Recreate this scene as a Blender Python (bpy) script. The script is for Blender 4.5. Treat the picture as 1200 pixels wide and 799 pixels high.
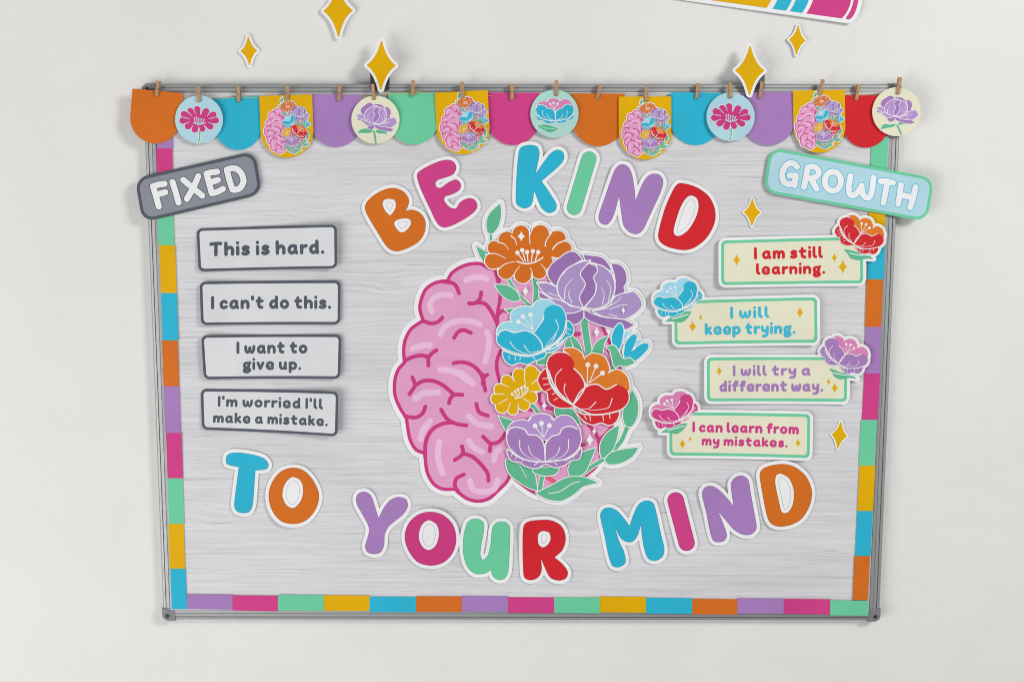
import bpy, bmesh, math, random
import numpy as np
from mathutils import Vector, Matrix
from mathutils.geometry import tessellate_polygon

random.seed(4)
for _o in list(bpy.data.objects):
    bpy.data.objects.remove(_o, do_unlink=True)
SC = bpy.context.scene
COL = SC.collection

# ------------------------------------------------------------------ camera
CAM_D, CAM_Z, FPX = 2.3, 1.89, 1667.0
PITCH, YAW, ROLL = math.radians(8.86), math.radians(-0.129), math.radians(0.029)
_f = Vector((math.sin(YAW)*math.cos(PITCH), math.cos(YAW)*math.cos(PITCH), -math.sin(PITCH)))
_r0 = _f.cross(Vector((0, 0, 1))).normalized()
_u0 = _r0.cross(_f)
_r = _r0*math.cos(ROLL) + _u0*math.sin(ROLL)
_u = _u0*math.cos(ROLL) - _r0*math.sin(ROLL)
cam_data = bpy.data.cameras.new('camera')
cam = bpy.data.objects.new('camera', cam_data)
COL.objects.link(cam)
_m = Matrix.Identity(4)
for _i in range(3):
    _m[_i][0], _m[_i][1], _m[_i][2] = _r[_i], _u[_i], -_f[_i]
_m[0][3], _m[1][3], _m[2][3] = 0, -CAM_D, CAM_Z
cam.matrix_world = _m
cam_data.sensor_width = 36.0
cam_data.lens = 36.0*FPX/1200.0
cam_data.clip_start, cam_data.clip_end = 0.05, 60
SC.camera = cam

# ------------------------------------------------------------------ light
world = bpy.data.worlds.new('World'); SC.world = world; world.use_nodes = True
bg = world.node_tree.nodes['Background']
bg.inputs[0].default_value = (0.93, 0.95, 1.0, 1); bg.inputs[1].default_value = 0.35

def area(name, loc, target, sx, sy, power, color):
    d = bpy.data.lights.new(name, 'AREA'); d.shape = 'RECTANGLE'; d.size, d.size_y = sx, sy
    d.energy = power; d.color = color
    o = bpy.data.objects.new(name, d); COL.objects.link(o)
    o.location = loc
    o.rotation_euler = (Vector(target)-Vector(loc)).to_track_quat('-Z', 'Y').to_euler()
    return o
area('window_light', (2.3, -2.3, 3.1), (0.0, 0, 1.35), 0.85, 0.8, 62, (1.0, 0.98, 0.945))
area('side_fill_light', (-2.6, -2.3, 0.5), (-1.3, 0, 0.7), 2.8, 2.0, 70, (1.0, 0.985, 0.955))  # added fill lamp, only there to brighten the left of the wall

vs = SC.view_settings
vs.view_transform = 'Standard'; vs.look = 'None'; vs.exposure = 0.0; vs.gamma = 1.0
vs.use_curve_mapping = False
SC.render.engine = 'CYCLES'
SC.cycles.filter_width = 1.0

# ------------------------------------------------------------------ mapping
# measured positions (photo units) are turned into metres on a plane parallel to the wall
def on_plane(px, py, dep):
    px = np.asarray(px, float); py = np.asarray(py, float)
    a = (px-600)/FPX; b = -(py-399.5)/FPX
    dx = _f.x+_r.x*a+_u.x*b; dy = _f.y+_r.y*a+_u.y*b; dz = _f.z+_r.z*a+_u.z*b
    t = (CAM_D-dep)/dy
    return dx*t, CAM_Z+dz*t

# ------------------------------------------------------------------ materials
def lin(c):
    return tuple(((x/255)/12.92 if x/255 <= .04045 else ((x/255+.055)/1.055)**2.4) for x in c)
_MAT = {}
def paper(rgb, k=1.0, rough=0.55, name=None, vary=0.05):
    key = (tuple(rgb), k, rough, name)
    if key in _MAT: return _MAT[key]
    c = [v*k for v in lin(rgb)]; y_ = .2126*c[0]+.7152*c[1]+.0722*c[2]
    q_ = 0 if c[2] < .005 else .015; c = [min(.86, v*(1-q_)+y_*q_) for v in c]
    m = bpy.data.materials.new(name or 'printed_card'); m.use_nodes = True
    nt = m.node_tree; N = nt.nodes; L = nt.links
    b = N['Principled BSDF']; b.inputs['Roughness'].default_value = rough
    b.inputs['Specular IOR Level'].default_value = 0.12
    g = N.new('ShaderNodeNewGeometry')
    n1 = N.new('ShaderNodeTexNoise'); n1.inputs['Scale'].default_value = 900; n1.inputs['Detail'].default_value = 3
    n2 = N.new('ShaderNodeTexNoise'); n2.inputs['Scale'].default_value = 14; n2.inputs['Detail'].default_value = 4
    L.new(g.outputs['Position'], n1.inputs['Vector']); L.new(g.outputs['Position'], n2.inputs['Vector'])
    ad = N.new('ShaderNodeMath'); ad.operation = 'ADD'
    L.new(n1.outputs[0], ad.inputs[0]); L.new(n2.outputs[0], ad.inputs[1])
    mr = N.new('ShaderNodeMapRange'); mr.inputs[1].default_value = .6; mr.inputs[2].default_value = 1.4
    mr.inputs[3].default_value = 1-vary*1.6; mr.inputs[4].default_value = 1+vary*1.6
    L.new(ad.outputs[0], mr.inputs[0])
    vm = N.new('ShaderNodeVectorMath'); vm.operation = 'SCALE'; vm.inputs[0].default_value = c
    L.new(mr.outputs[0], vm.inputs['Scale']); L.new(vm.outputs[0], b.inputs['Base Color'])
    bp = N.new('ShaderNodeBump'); bp.inputs['Strength'].default_value = .12; bp.inputs['Distance'].default_value = .0004
    L.new(n1.outputs[0], bp.inputs['Height']); L.new(bp.outputs[0], b.inputs['Normal'])
    _MAT[key] = m
    return m

K = 1.08
PC = dict(orange=(206,106,26), teal=(38,174,204), yellow=(218,168,0), purple=(162,121,182), mint=(104,198,154),
          pink=(202,62,132), red=(206,34,44), white=(230,230,243), slate=(82,87,98), grey=(134,138,148),
          palegrey=(212,213,215), cream=(222,220,194), lightblue=(170,208,220), magenta=(198,56,124),
          brain=(220,155,194), brainlight=(228,184,212), paleaqua=(150,208,226), lav=(166,142,192),
          dlav=(148,110,170), leaf=(92,180,140), amber=(218,120,36), brightred=(206,40,46), rose=(210,128,176),
          line=(150,150,158), coral=(222,90,110), mintpale=(168,212,202), creamdark=(204,204,178), lilac=(178,142,202), sky2=(62,182,214),
          kblue=(60,180,206))
def M(n): return paper(PC[n], K, name=n+'_print')

def metal_mat(name, col, rough, metallic=1.0):
    m = bpy.data.materials.new(name); m.use_nodes = True
    nt = m.node_tree; N = nt.nodes; L = nt.links; b = N['Principled BSDF']
    b.inputs['Base Color'].default_value = (*col, 1); b.inputs['Metallic'].default_value = metallic
    g = N.new('ShaderNodeNewGeometry')
    n = N.new('ShaderNodeTexNoise'); n.inputs['Scale'].default_value = 60; n.inputs['Detail'].default_value = 5
    L.new(g.outputs['Position'], n.inputs['Vector'])
    mr = N.new('ShaderNodeMapRange'); mr.inputs[3].default_value = rough-.08; mr.inputs[4].default_value = rough+.1
    L.new(n.outputs[0], mr.inputs[0]); L.new(mr.outputs[0], b.inputs['Roughness'])
    return m
ALU = metal_mat('brushed_aluminium', (.46, .47, .47), .62)
CAPM = metal_mat('grey_plastic', (.20, .21, .22), .45, 0.0)
DARK = metal_mat('painted_hole_shade', (.02, .02, .022), .5, 0.0)
STEEL = metal_mat('spring_steel', (.5, .45, .4), .3)

def wood_mat(name, c1, c2):
    m = bpy.data.materials.new(name); m.use_nodes = True
    nt = m.node_tree; N = nt.nodes; L = nt.links; b = N['Principled BSDF']; b.inputs['Roughness'].default_value = .65
    tc = N.new('ShaderNodeNewGeometry'); mp = N.new('ShaderNodeMapping'); mp.inputs['Scale'].default_value = (900, 300, 50)
    n = N.new('ShaderNodeTexNoise'); n.inputs['Scale'].default_value = 1; n.inputs['Detail'].default_value = 5
    L.new(tc.outputs['Position'], mp.inputs[0]); L.new(mp.outputs[0], n.inputs['Vector'])
    r = N.new('ShaderNodeValToRGB'); r.color_ramp.elements[0].position = .3; r.color_ramp.elements[1].position = .7
    r.color_ramp.elements[0].color = (*c1, 1); r.color_ramp.elements[1].color = (*c2, 1)
    L.new(n.outputs[0], r.inputs[0]); L.new(r.outputs[0], b.inputs['Base Color'])
    return m
PEG = wood_mat('peg_wood', (.36, .19, .085), (.56, .34, .18))

def wall_mat():
    m = bpy.data.materials.new('painted_plaster'); m.use_nodes = True
    nt = m.node_tree; N = nt.nodes; L = nt.links; b = N['Principled BSDF']; b.inputs['Roughness'].default_value = .75
    b.inputs['Specular IOR Level'].default_value = 0.25
    g = N.new('ShaderNodeNewGeometry')
    n = N.new('ShaderNodeTexNoise'); n.inputs['Scale'].default_value = 3.5; n.inputs['Detail'].default_value = 8; n.inputs['Roughness'].default_value = .6
    n3 = N.new('ShaderNodeTexNoise'); n3.inputs['Scale'].default_value = 420; n3.inputs['Detail'].default_value = 3
    L.new(g.outputs['Position'], n.inputs['Vector']); L.new(g.outputs['Position'], n3.inputs['Vector'])
    r = N.new('ShaderNodeValToRGB'); r.color_ramp.elements[0].position = .3; r.color_ramp.elements[1].position = .7
    r.color_ramp.elements[0].color = (.765, .76, .735, 1); r.color_ramp.elements[1].color = (.81, .805, .785, 1)
    L.new(n.outputs[0], r.inputs[0]); L.new(r.outputs[0], b.inputs['Base Color'])
    n2 = N.new('ShaderNodeTexNoise'); n2.inputs['Scale'].default_value = 26; n2.inputs['Detail'].default_value = 5
    L.new(g.outputs['Position'], n2.inputs['Vector'])
    b1 = N.new('ShaderNodeBump'); b1.inputs['Strength'].default_value = .38; b1.inputs['Distance'].default_value = .006
    b2 = N.new('ShaderNodeBump'); b2.inputs['Strength'].default_value = .25; b2.inputs['Distance'].default_value = .0006
    L.new(n2.outputs[0], b1.inputs['Height']); L.new(n3.outputs[0], b2.inputs['Height'])
    L.new(b1.outputs[0], b2.inputs['Normal']); L.new(b2.outputs[0], b.inputs['Normal'])
    return m

def backdrop_mat():
    m = bpy.data.materials.new('whitewashed_wood_print'); m.use_nodes = True
    nt = m.node_tree; N = nt.nodes; L = nt.links; b = N['Principled BSDF']; b.inputs['Roughness'].default_value = .6
    b.inputs['Specular IOR Level'].default_value = 0.3
    g = N.new('ShaderNodeNewGeometry')
    def noise(sx, sz, detail, dist=0.0, rough=.6, off=0, src=None):
        mp = N.new('ShaderNodeMapping'); mp.inputs['Scale'].default_value = (sx, 1, sz); mp.inputs['Location'].default_value = (off, 0, off)
        L.new(src or g.outputs['Position'], mp.inputs[0])
        n = N.new('ShaderNodeTexNoise'); n.inputs['Scale'].default_value = 1; n.inputs['Detail'].default_value = detail
        n.inputs['Distortion'].default_value = dist; n.inputs['Roughness'].default_value = rough
        L.new(mp.outputs[0], n.inputs['Vector']); return n.outputs[0]
    def ramp(src, stops):
        r = N.new('ShaderNodeValToRGB'); e = r.color_ramp.elements
        while len(e) < len(stops): e.new(.5)
        for i, (p, v) in enumerate(stops): e[i].position = p; e[i].color = (v, v, v, 1)
        L.new(src, r.inputs[0]); return r.outputs[0]
    def mul(a, c):
        x = N.new('ShaderNodeMath'); x.operation = 'MULTIPLY'; L.new(a, x.inputs[0]); L.new(c, x.inputs[1]); return x.outputs[0]
    # the grain runs level, and swings only here and there
    msk = ramp(noise(2.2, 4.5, 2, off=5), [(.57, 0.06), (.70, 1.0)])
    wz = N.new('ShaderNodeVectorMath'); wz.operation = 'MULTIPLY_ADD'
    cmb = N.new('ShaderNodeCombineXYZ'); L.new(mul(noise(4.5, 16, 3, off=3), msk), cmb.inputs[2])
    wz.inputs[1].default_value = (0, 0, .035); L.new(cmb.outputs[0], wz.inputs[0]); L.new(g.outputs['Position'], wz.inputs[2])
    w = wz.outputs[0]
    fine = ramp(noise(6.5, 450, 3, 0.05, .6, src=w), [(.36, .87), (.46, .975), (.62, 1.02)])
    mid = ramp(noise(3, 190, 4, 0.05, .65, 7, src=w), [(.36, .91), (.50, .985), (.66, 1.03)])
    big = ramp(noise(2.6, 10, 6, 0.6, .6, 11), [(.34, .90), (.52, .98), (.7, 1.04)])
    dark = ramp(noise(9, 300, 3, 0.4, .6, 23, src=w), [(.30, .76), (.37, 1.0)])
    v = mul(mul(fine, mid), mul(big, dark))
    vm = N.new('ShaderNodeVectorMath'); vm.operation = 'SCALE'; vm.inputs[0].default_value = (.72, .712, .73)
    L.new(v, vm.inputs['Scale']); L.new(vm.outputs[0], b.inputs['Base Color'])
    bp = N.new('ShaderNodeBump'); bp.inputs['Strength'].default_value = .25; bp.inputs['Distance'].default_value = .002
    L.new(noise(9, 5, 3, off=31), bp.inputs['Height']); L.new(bp.outputs[0], b.inputs['Normal'])
    return m

# ------------------------------------------------------------------ 2-D shapes (distance fields -> outlines)
def smooth(pts, closed=True, n=7):
    """Catmull-Rom through pts; a 3-tuple point is a sharp corner."""
    P = [np.array(p[:2], float) for p in pts]; sh = [len(p) > 2 for p in pts]
    m = len(P); out = []
    rng = range(m) if closed else range(m-1)
    for i in rng:
        p1, p2 = P[i], P[(i+1) % m]
        p0 = P[i-1] if (closed or i > 0) else p1
        p3 = P[(i+2) % m] if (closed or i+2 < m) else p2
        if sh[i]: p0 = p1
        if sh[(i+1) % m]: p3 = p2
        d = np.linalg.norm(p2-p1)+1e-9
        t1 = (p2-p0)*.5; t2 = (p3-p1)*.5
        l0 = np.linalg.norm(p1-p0)+1e-9; l3 = np.linalg.norm(p3-p2)+1e-9
        t1 = t1*min(1, 2*d/(l0+d)); t2 = t2*min(1, 2*d/(l3+d))
        for k in range(n):
            t = k/n
            out.append((2*t**3-3*t**2+1)*p1+(t**3-2*t**2+t)*t1+(-2*t**3+3*t**2)*p2+(t**3-t**2)*t2)
    if not closed: out.append(P[-1])
    return np.array(out)

def blob(*pts): return ('poly', smooth(list(pts), True))
def poly(*pts): return ('poly', np.array(pts, float))
def line(w, *pts, w1=None):
    q = smooth(list(pts), False) if len(pts) > 2 else np.array([p[:2] for p in pts], float)
    w1 = w if w1 is None else w1
    return ('line', q, np.linspace(w/2, w1/2, len(q)))
def dot(x, y, r): return ('line', np.array([[x, y], [x+1e-4, y]], float), np.array([r, r]))
def oval(cx, cy, rx, ry, rot=0):
    a = np.linspace(0, 2*np.pi, 40, endpoint=False); c, s = math.cos(rot), math.sin(rot)
    x, y = rx*np.cos(a), ry*np.sin(a)
    return ('poly', np.stack([cx+x*c-y*s, cy+x*s+y*c], 1))
def star4(cx, cy, hx, hy, rot=0, pin=.30):
    pts = []
    tips = [(0, -hy), (hx, 0), (0, hy), (-hx, 0)]
    for i in range(4):
        a, b = np.array(tips[i]), np.array(tips[(i+1) % 4])
        c = (a+b)*.5*(1-pin)*.82
        for k in range(8):
            t = k/8
            pts.append((1-t)**2*a+2*t*(1-t)*c+t*t*b)
    p = np.array(pts); c, s = math.cos(rot), math.sin(rot)
    return ('poly', np.stack([cx+p[:, 0]*c-p[:, 1]*s, cy+p[:, 0]*s+p[:, 1]*c], 1))
def quad(c4, r, inset=0.0):
    """rounded quadrilateral from its corners (TL, TR, BR, BL)"""
    c = [np.array(p, float) for p in c4]; out = []
    cen = sum(c)/4
    if inset:
        n = []
        for i in range(4):
            p = c[i]; a = c[i-1]-p; b = c[(i+1) % 4]-p
            a /= np.linalg.norm(a); b /= np.linalg.norm(b)
            n.append(p+(a+b)*inset)
        c = n
    for i in range(4):
        p = c[i]; a = c[i-1]-p; b = c[(i+1) % 4]-p
        a /= np.linalg.norm(a); b /= np.linalg.norm(b)
        o = p+(a+b)*r
        if r <= 0: out.append(p); continue
        for k in range(9):
            t = math.pi/2*k/8
            out.append(o-b*r*math.cos(t)-a*r*math.sin(t))
    return ('poly', np.array(out))
def xf(prims, fn, sw=1.0):
    """map a list of primitives with fn(points) and scale widths by sw"""
    out = []
    for p in prims:
        if p[0] == 'poly': out.append(('poly', fn(p[1])))
        else: out.append(('line', fn(p[1]), p[2]*sw))
    return out
def zoom(x0, y0, s):
    return lambda prims: xf(prims, lambda q: np.stack([x0+q[:, 0]/s, y0+q[:, 1]/s], 1), 1/s)

def _sdf_poly(X, Y, P):
    d = np.full(X.shape, 1e9); ins = np.zeros(X.shape, bool)
    A = P; B = np.roll(P, -1, 0)
    for (ax, ay), (bx, by) in zip(A, B):
        ex, ey = bx-ax, by-ay; l2 = ex*ex+ey*ey
        if l2 < 1e-12: continue
        t = np.clip(((X-ax)*ex+(Y-ay)*ey)/l2, 0, 1)
        np.minimum(d, (X-ax-t*ex)**2+(Y-ay-t*ey)**2, out=d)
        if ay != by:
            c = (Y >= min(ay, by)) & (Y < max(ay, by))
            ins ^= c & (X < ax+(Y-ay)*ex/ey)
    d = np.sqrt(d)
    return np.where(ins, -d, d)
def _sdf_line(X, Y, P, R):
    d = np.full(X.shape, 1e9)
    for i in range(len(P)-1):
        ax, ay = P[i]; ex, ey = P[i+1]-P[i]; l2 = ex*ex+ey*ey+1e-12
        t = np.clip(((X-ax)*ex+(Y-ay)*ey)/l2, 0, 1)
        np.minimum(d, np.hypot(X-ax-t*ex, Y-ay-t*ey)-(R[i]+t*(R[i+1]-R[i])), out=d)
    return d

def _march(F, x0, y0, h, lvl):
    G = F-lvl; G[np.abs(G) < 1e-7] = 1e-7
    S = G < 0
    ny, nx = G.shape
    code = S[:-1, :-1]*1+S[:-1, 1:]*2+S[1:, 1:]*4+S[1:, :-1]*8
    js, is_ = np.nonzero((code > 0) & (code < 15))
    nxt = {}; pos = {}
    def ep(j, i, e):
        if e == 0: k = (0, j, i); a, b = G[j, i], G[j, i+1]; q = (i+a/(a-b), j)
        elif e == 1: k = (1, j, i+1); a, b = G[j, i+1], G[j+1, i+1]; q = (i+1, j+a/(a-b))
        elif e == 2: k = (0, j+1, i); a, b = G[j+1, i], G[j+1, i+1]; q = (i+a/(a-b), j+1)
        else: k = (1, j, i); a, b = G[j, i], G[j+1, i]; q = (i, j+a/(a-b))
        pos[k] = q; return k
    T = {1: [(3, 0)], 2: [(0, 1)], 3: [(3, 1)], 4: [(1, 2)], 5: [(3, 0), (1, 2)], 6: [(0, 2)], 7: [(3, 2)], 8: [(2, 3)],
         9: [(2, 0)], 10: [(0, 1), (2, 3)], 11: [(2, 1)], 12: [(1, 3)], 13: [(1, 0)], 14: [(0, 3)]}
    for j, i in zip(js.tolist(), is_.tolist()):
        for a, b in T[int(code[j, i])]:
            nxt[ep(j, i, a)] = ep(j, i, b)
    loops = []
    while nxt:
        k, v = nxt.popitem(); lp = [k]
        while v in nxt:
            lp.append(v); v = nxt.pop(v)
        q = np.array([pos[a] for a in lp])
        if len(q) >= 4: loops.append(np.stack([x0+q[:, 0]*h, y0+q[:, 1]*h], 1))
    return loops
def _simplify(P, tol):
    n = len(P)
    if n < 8: return P
    a = 0; b = int(np.argmax(((P-P[0])**2).sum(1)))
    keep = np.zeros(n+1, bool); Q = np.vstack([P, P[:1]]); keep[[0, b, n]] = True
    st = [(0, b), (b, n)]
    while st:
        s, e = st.pop()
        if e-s < 2: continue
        A, B = Q[s], Q[e]; d = B-A; l = np.hypot(*d)
        seg = Q[s+1:e]-A
        dist = np.abs(seg[:, 0]*d[1]-seg[:, 1]*d[0])/l if l > 1e-9 else np.hypot(seg[:, 0], seg[:, 1])
        k = int(np.argmax(dist))
        if dist[k] > tol:
            keep[s+1+k] = True; st += [(s, s+1+k), (s+1+k, e)]
    return Q[:-1][keep[:-1]]
def _area(P): return .5*np.sum(P[:, 0]*np.roll(P[:, 1], -1)-np.roll(P[:, 0], -1)*P[:, 1])

class Field:
    """union of primitives (and minus cuts) as a distance field"""
    def __init__(self, prims, h=.25, cut=(), pad=7.0):
        a = np.vstack([p[1] for p in prims]); rr = max([0]+[p[2].max() for p in prims if p[0] == 'line'])
        self.x0, self.y0 = a.min(0)-rr-pad; x1, y1 = a.max(0)+rr+pad
        nx, ny = int((x1-self.x0)/h)+2, int((y1-self.y0)/h)+2
        self.h = h; self.F = np.full((ny, nx), 1e9)
        self.pad = pad
        for p in prims: self._add(p, False)
        for p in cut: self._add(p, True)
    def _add(self, p, sub):
        r = p[2].max() if p[0] == 'line' else 0
        lo = p[1].min(0)-r-self.pad; hi = p[1].max(0)+r+self.pad
        i0 = max(0, int((lo[0]-self.x0)/self.h)); i1 = min(self.F.shape[1], int((hi[0]-self.x0)/self.h)+2)
        j0 = max(0, int((lo[1]-self.y0)/self.h)); j1 = min(self.F.shape[0], int((hi[1]-self.y0)/self.h)+2)
        if i1 <= i0 or j1 <= j0: return
        X, Y = np.meshgrid(self.x0+np.arange(i0, i1)*self.h, self.y0+np.arange(j0, j1)*self.h)
        d = _sdf_poly(X, Y, p[1]) if p[0] == 'poly' else _sdf_line(X, Y, p[1], p[2])
        v = self.F[j0:j1, i0:i1]
        if sub: np.maximum(v, -d, out=v)
        else: np.minimum(v, d, out=v)
    def loops(self, lvl=0.0, tol=.025, minarea=.25):
        L = [_simplify(l, tol) for l in _march(self.F.copy(), self.x0, self.y0, self.h, lvl)]
        return [l for l in L if len(l) > 2 and abs(_area(l)) > minarea]

def split_holes(loops):
    """outer loops with the holes they contain (orientation from the field)"""
    if not loops: return []
    big = max(loops, key=lambda l: abs(_area(l))); sgn = np.sign(_area(big))
    outs = [l for l in loops if np.sign(_area(l)) == sgn]; holes = [l for l in loops if np.sign(_area(l)) != sgn]
    def inside(p, P):
        a = P; b = np.roll(P, -1, 0)
        c = (a[:, 1] > p[1]) != (b[:, 1] > p[1])
        with np.errstate(all='ignore'):
            x = a[:, 0]+(p[1]-a[:, 1])*(b[:, 0]-a[:, 0])/(b[:, 1]-a[:, 1])
        return (c & (p[0] < x)).sum() % 2 == 1
    res = [[o] for o in outs]
    for hl in holes:
        cand = [r for r in res if inside(hl[0], r[0])]
        if cand: min(cand, key=lambda r: abs(_area(r[0]))).append(hl)
    return res

# ------------------------------------------------------------------ card builder
LAY = 0.00009
class Card:
    """A flat thing on (or off) the board. Anchor = measured centre, dep = metres off the wall."""
    def __init__(self, name, label, cat, ax, ay, dep, group=None, bend=None, tilt=(0, 0), root=True):
        self.ax, self.ay, self.dep = ax, ay, dep
        X, Z = on_plane(ax, ay, dep); self.X, self.Z = float(X), float(Z)
        self.bend = bend; self.tilt = tilt; self.top = 0.0
        self.name = name
        self.root = None
        if root:
            e = bpy.data.objects.new(name, None); e.empty_display_size = .02; COL.objects.link(e)
            e.location = (self.X, -dep, self.Z)
            e['label'] = label; e['category'] = cat
            if group: e['group'] = group
            self.root = e
    def uv(self, P):
        X, Z = on_plane(P[:, 0], P[:, 1], self.dep)
        return np.stack([X-self.X, Z-self.Z], 1)
    def depth(self, u, v):
        w = self.tilt[0]*u+self.tilt[1]*v
        if self.bend:
            ang, k, c0 = self.bend; s = u*math.cos(ang)+v*math.sin(ang)-c0
            w += k*s*s
        return w
    def verts_faces(self, groups, w, thick=0.0):
        bm = bmesh.new()
        for g in groups:
            L3 = [[Vector((x, y, 0)) for x, y in self.uv(l)] for l in g]
            flat = [p for l in L3 for p in l]
            vs_ = [bm.verts.new(p) for p in flat]
            for t in tessellate_polygon(L3):
                try: bm.faces.new([vs_[i] for i in t])
                except ValueError: pass
        if self.bend:
            ang, k, c0 = self.bend; n = Vector((math.cos(ang), math.sin(ang), 0))
            s = [v.co.dot(n) for v in bm.verts]
            if s:
                lo, hi = min(s), max(s); st = .012
                x = math.ceil(lo/st)*st
                while x < hi:
                    bmesh.ops.bisect_plane(bm, geom=bm.verts[:]+bm.edges[:]+bm.faces[:], dist=1e-6, plane_co=n*x, plane_no=n)
                    x += st
        if thick:
            be = [e for e in bm.edges if len(e.link_faces) == 1]
            mp = {}
            for v in {v for e in be for v in e.verts}:
                mp[v] = bm.verts.new(v.co+Vector((0, 0, -thick)))
            for e in be:
                a, b = e.verts
                bm.faces.new([a, b, mp[b], mp[a]])
            for f in [f for f in bm.faces if all(v not in mp.values() for v in f.verts)][:0]: pass
        for v in bm.verts:
            u, vv, z = v.co
            v.co = (u, -(w+z+self.depth(u, vv)), vv)
        bmesh.ops.recalc_face_normals(bm, faces=bm.faces)
        fr = sum(f.normal.y*f.calc_area() for f in bm.faces)
        if fr > 0: bmesh.ops.reverse_faces(bm, faces=bm.faces)
        return bm
    def obj(self, name, bm, mat, parent=None):
        me = bpy.data.meshes.new(name); bm.to_mesh(me); bm.free()
        me.materials.append(mat)
        o = bpy.data.objects.new(name, me); COL.objects.link(o)
        if parent is not None: o.parent = parent
        elif self.root is not None: o.parent = self.root
        else: o.location = (self.X, -self.dep, self.Z)
        return o
    def sheet(self, name, loops, mat, w=None, thick=0.0, parent=None):
        if w is None: self.top += LAY; w = self.top
        return self.obj(name, self.verts_faces(split_holes(loops), w, thick), mat, parent)
    def backing(self, field, lvl, mat, thick=.0008, name='backing_card', line_mat=None, fill=True):
        L = field.loops(lvl)
        sg = np.sign(_area(max(L, key=lambda l: abs(_area(l)))))
        outer = [l for l in L if np.sign(_area(l)) == sg]; holes = [l for l in L if np.sign(_area(l)) != sg]
        o = self.sheet(name, outer, mat, thick=thick)
        if line_mat is not None and holes:
            f = Field([('line', np.vstack([hl, hl[:1]]), np.full(len(hl)+1, .17)) for hl in holes], .12, pad=1)
            self.sheet('printed_cut_line', f.loops(0, .02, .02), line_mat)
        return o

MW = M('white')
def layer(card, name, prims, color, lvl=0.0, h=.2, cut=(), parent=None, w=None, tol=.025, minarea=.15):
    f = Field(prims, h, cut, pad=max(1.5, lvl+1.0))
    L = f.loops(lvl, tol, minarea)
    if not L: return None
    return card.sheet(name, L, M(color), w=w, parent=parent)

def pieces(card, name, prims, color, lvl=0.0, h=.2, parent=None, tol=.025):
    """as layer(), but every separate patch is an object of its own at one height"""
    f = Field(prims, h, pad=max(1.5, lvl+1)); card.top += LAY; out = []
    for g in split_holes(f.loops(lvl, tol, .3)):
        out.append(card.obj(name, card.verts_faces([g], card.top), M(color), parent))
    return out

# ================================================================== SETTING
def box_bm(x0, x1, y0, y1, z0, z1, bm=None):
    bm = bm or bmesh.new()
    v = [bm.verts.new((x, y, z)) for x in (x0, x1) for y in (y0, y1) for z in (z0, z1)]
    for f in ((0, 1, 3, 2), (4, 6, 7, 5), (0, 4, 5, 1), (2, 3, 7, 6), (0, 2, 6, 4), (1, 5, 7, 3)):
        bm.faces.new([v[i] for i in f])
    return bm
def raw(name, bm, mat, parent=None, loc=None):
    bmesh.ops.recalc_face_normals(bm, faces=bm.faces)
    me = bpy.data.meshes.new(name); bm.to_mesh(me); bm.free(); me.materials.append(mat)
    o = bpy.data.objects.new(name, me); COL.objects.link(o)
    if parent is not None: o.parent = parent
    if loc: o.location = loc
    return o
wall = raw('wall', box_bm(-3.2, 3.2, 0, .12, 0, 3.2), wall_mat()); wall['kind'] = 'structure'

# ---- whiteboard
WF = .016                                     # front of the panel off the wall
def pt(px, py, d):
    X, Z = on_plane(px, py, d); return float(X), float(Z)
TL = pt(166.5, 99, .018); TR = pt(1058.5, 98, .018); BR = pt(1031, 728, .018); BL = pt(190, 727, .018)
bx0 = (TL[0]+BL[0])/2; bx1 = (TR[0]+BR[0])/2; bz1 = (TL[1]+TR[1])/2; bz0 = (BL[1]+BR[1])/2
bcx, bcz = (bx0+bx1)/2, (bz0+bz1)/2
board = bpy.data.objects.new('whiteboard', None); COL.objects.link(board); board.location = (bcx, 0, bcz)
board['label'] = 'aluminium framed whiteboard hung on the wall, covered with wood print paper'
board['category'] = 'whiteboard'
hw, hh = (bx1-bx0)/2, (bz1-bz0)/2
panel = raw('panel', box_bm(-hw+.012, hw-.012, -.0125, -.003, -hh+.012, hh-.012), paper((225, 225, 225), 1.1, .25, 'enamel'), board)
RAILP = [(0, .002), (0, .0105), (.0010, .0132), (.0026, .0148), (.0056, .0154), (.0060, .0134), (.0068, .0134), (.0072, .0155),
         (.0100, .0158), (.0120, .0160), (.0124, .0150), (.0131, .0150), (.0135, .0160), (.0180, .0160), (.0192, .0153), (.0196, .0128), (.0196, .002)]
def rail(name, horizontal, sign):
    bm = bmesh.new(); cap = .0195
    a, b = (-hw+cap, hw-cap) if horizontal else (-hh+cap, hh-cap)
    e = hh if horizontal else hw
    rings = []
    for s in (a, b):
        ring = []
        for (u, w) in RAILP:
            c = sign*(e-u)
            ring.append(bm.verts.new((s, -w, c) if horizontal else (c, -w, s)))
        rings.append(ring)
    n = len(RAILP)
    for i in range(n):
        j = (i+1) % n
        bm.faces.new([rings[0][i], rings[0][j], rings[1][j], rings[1][i]])
    bm.faces.new(rings[0]); bm.faces.new(rings[1])
    return raw(name, bm, ALU, board)
rail('rail', True, 1)
rail('rail', True, -1)
rail('rail', False, 1)
rail('rail', False, -1)
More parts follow.
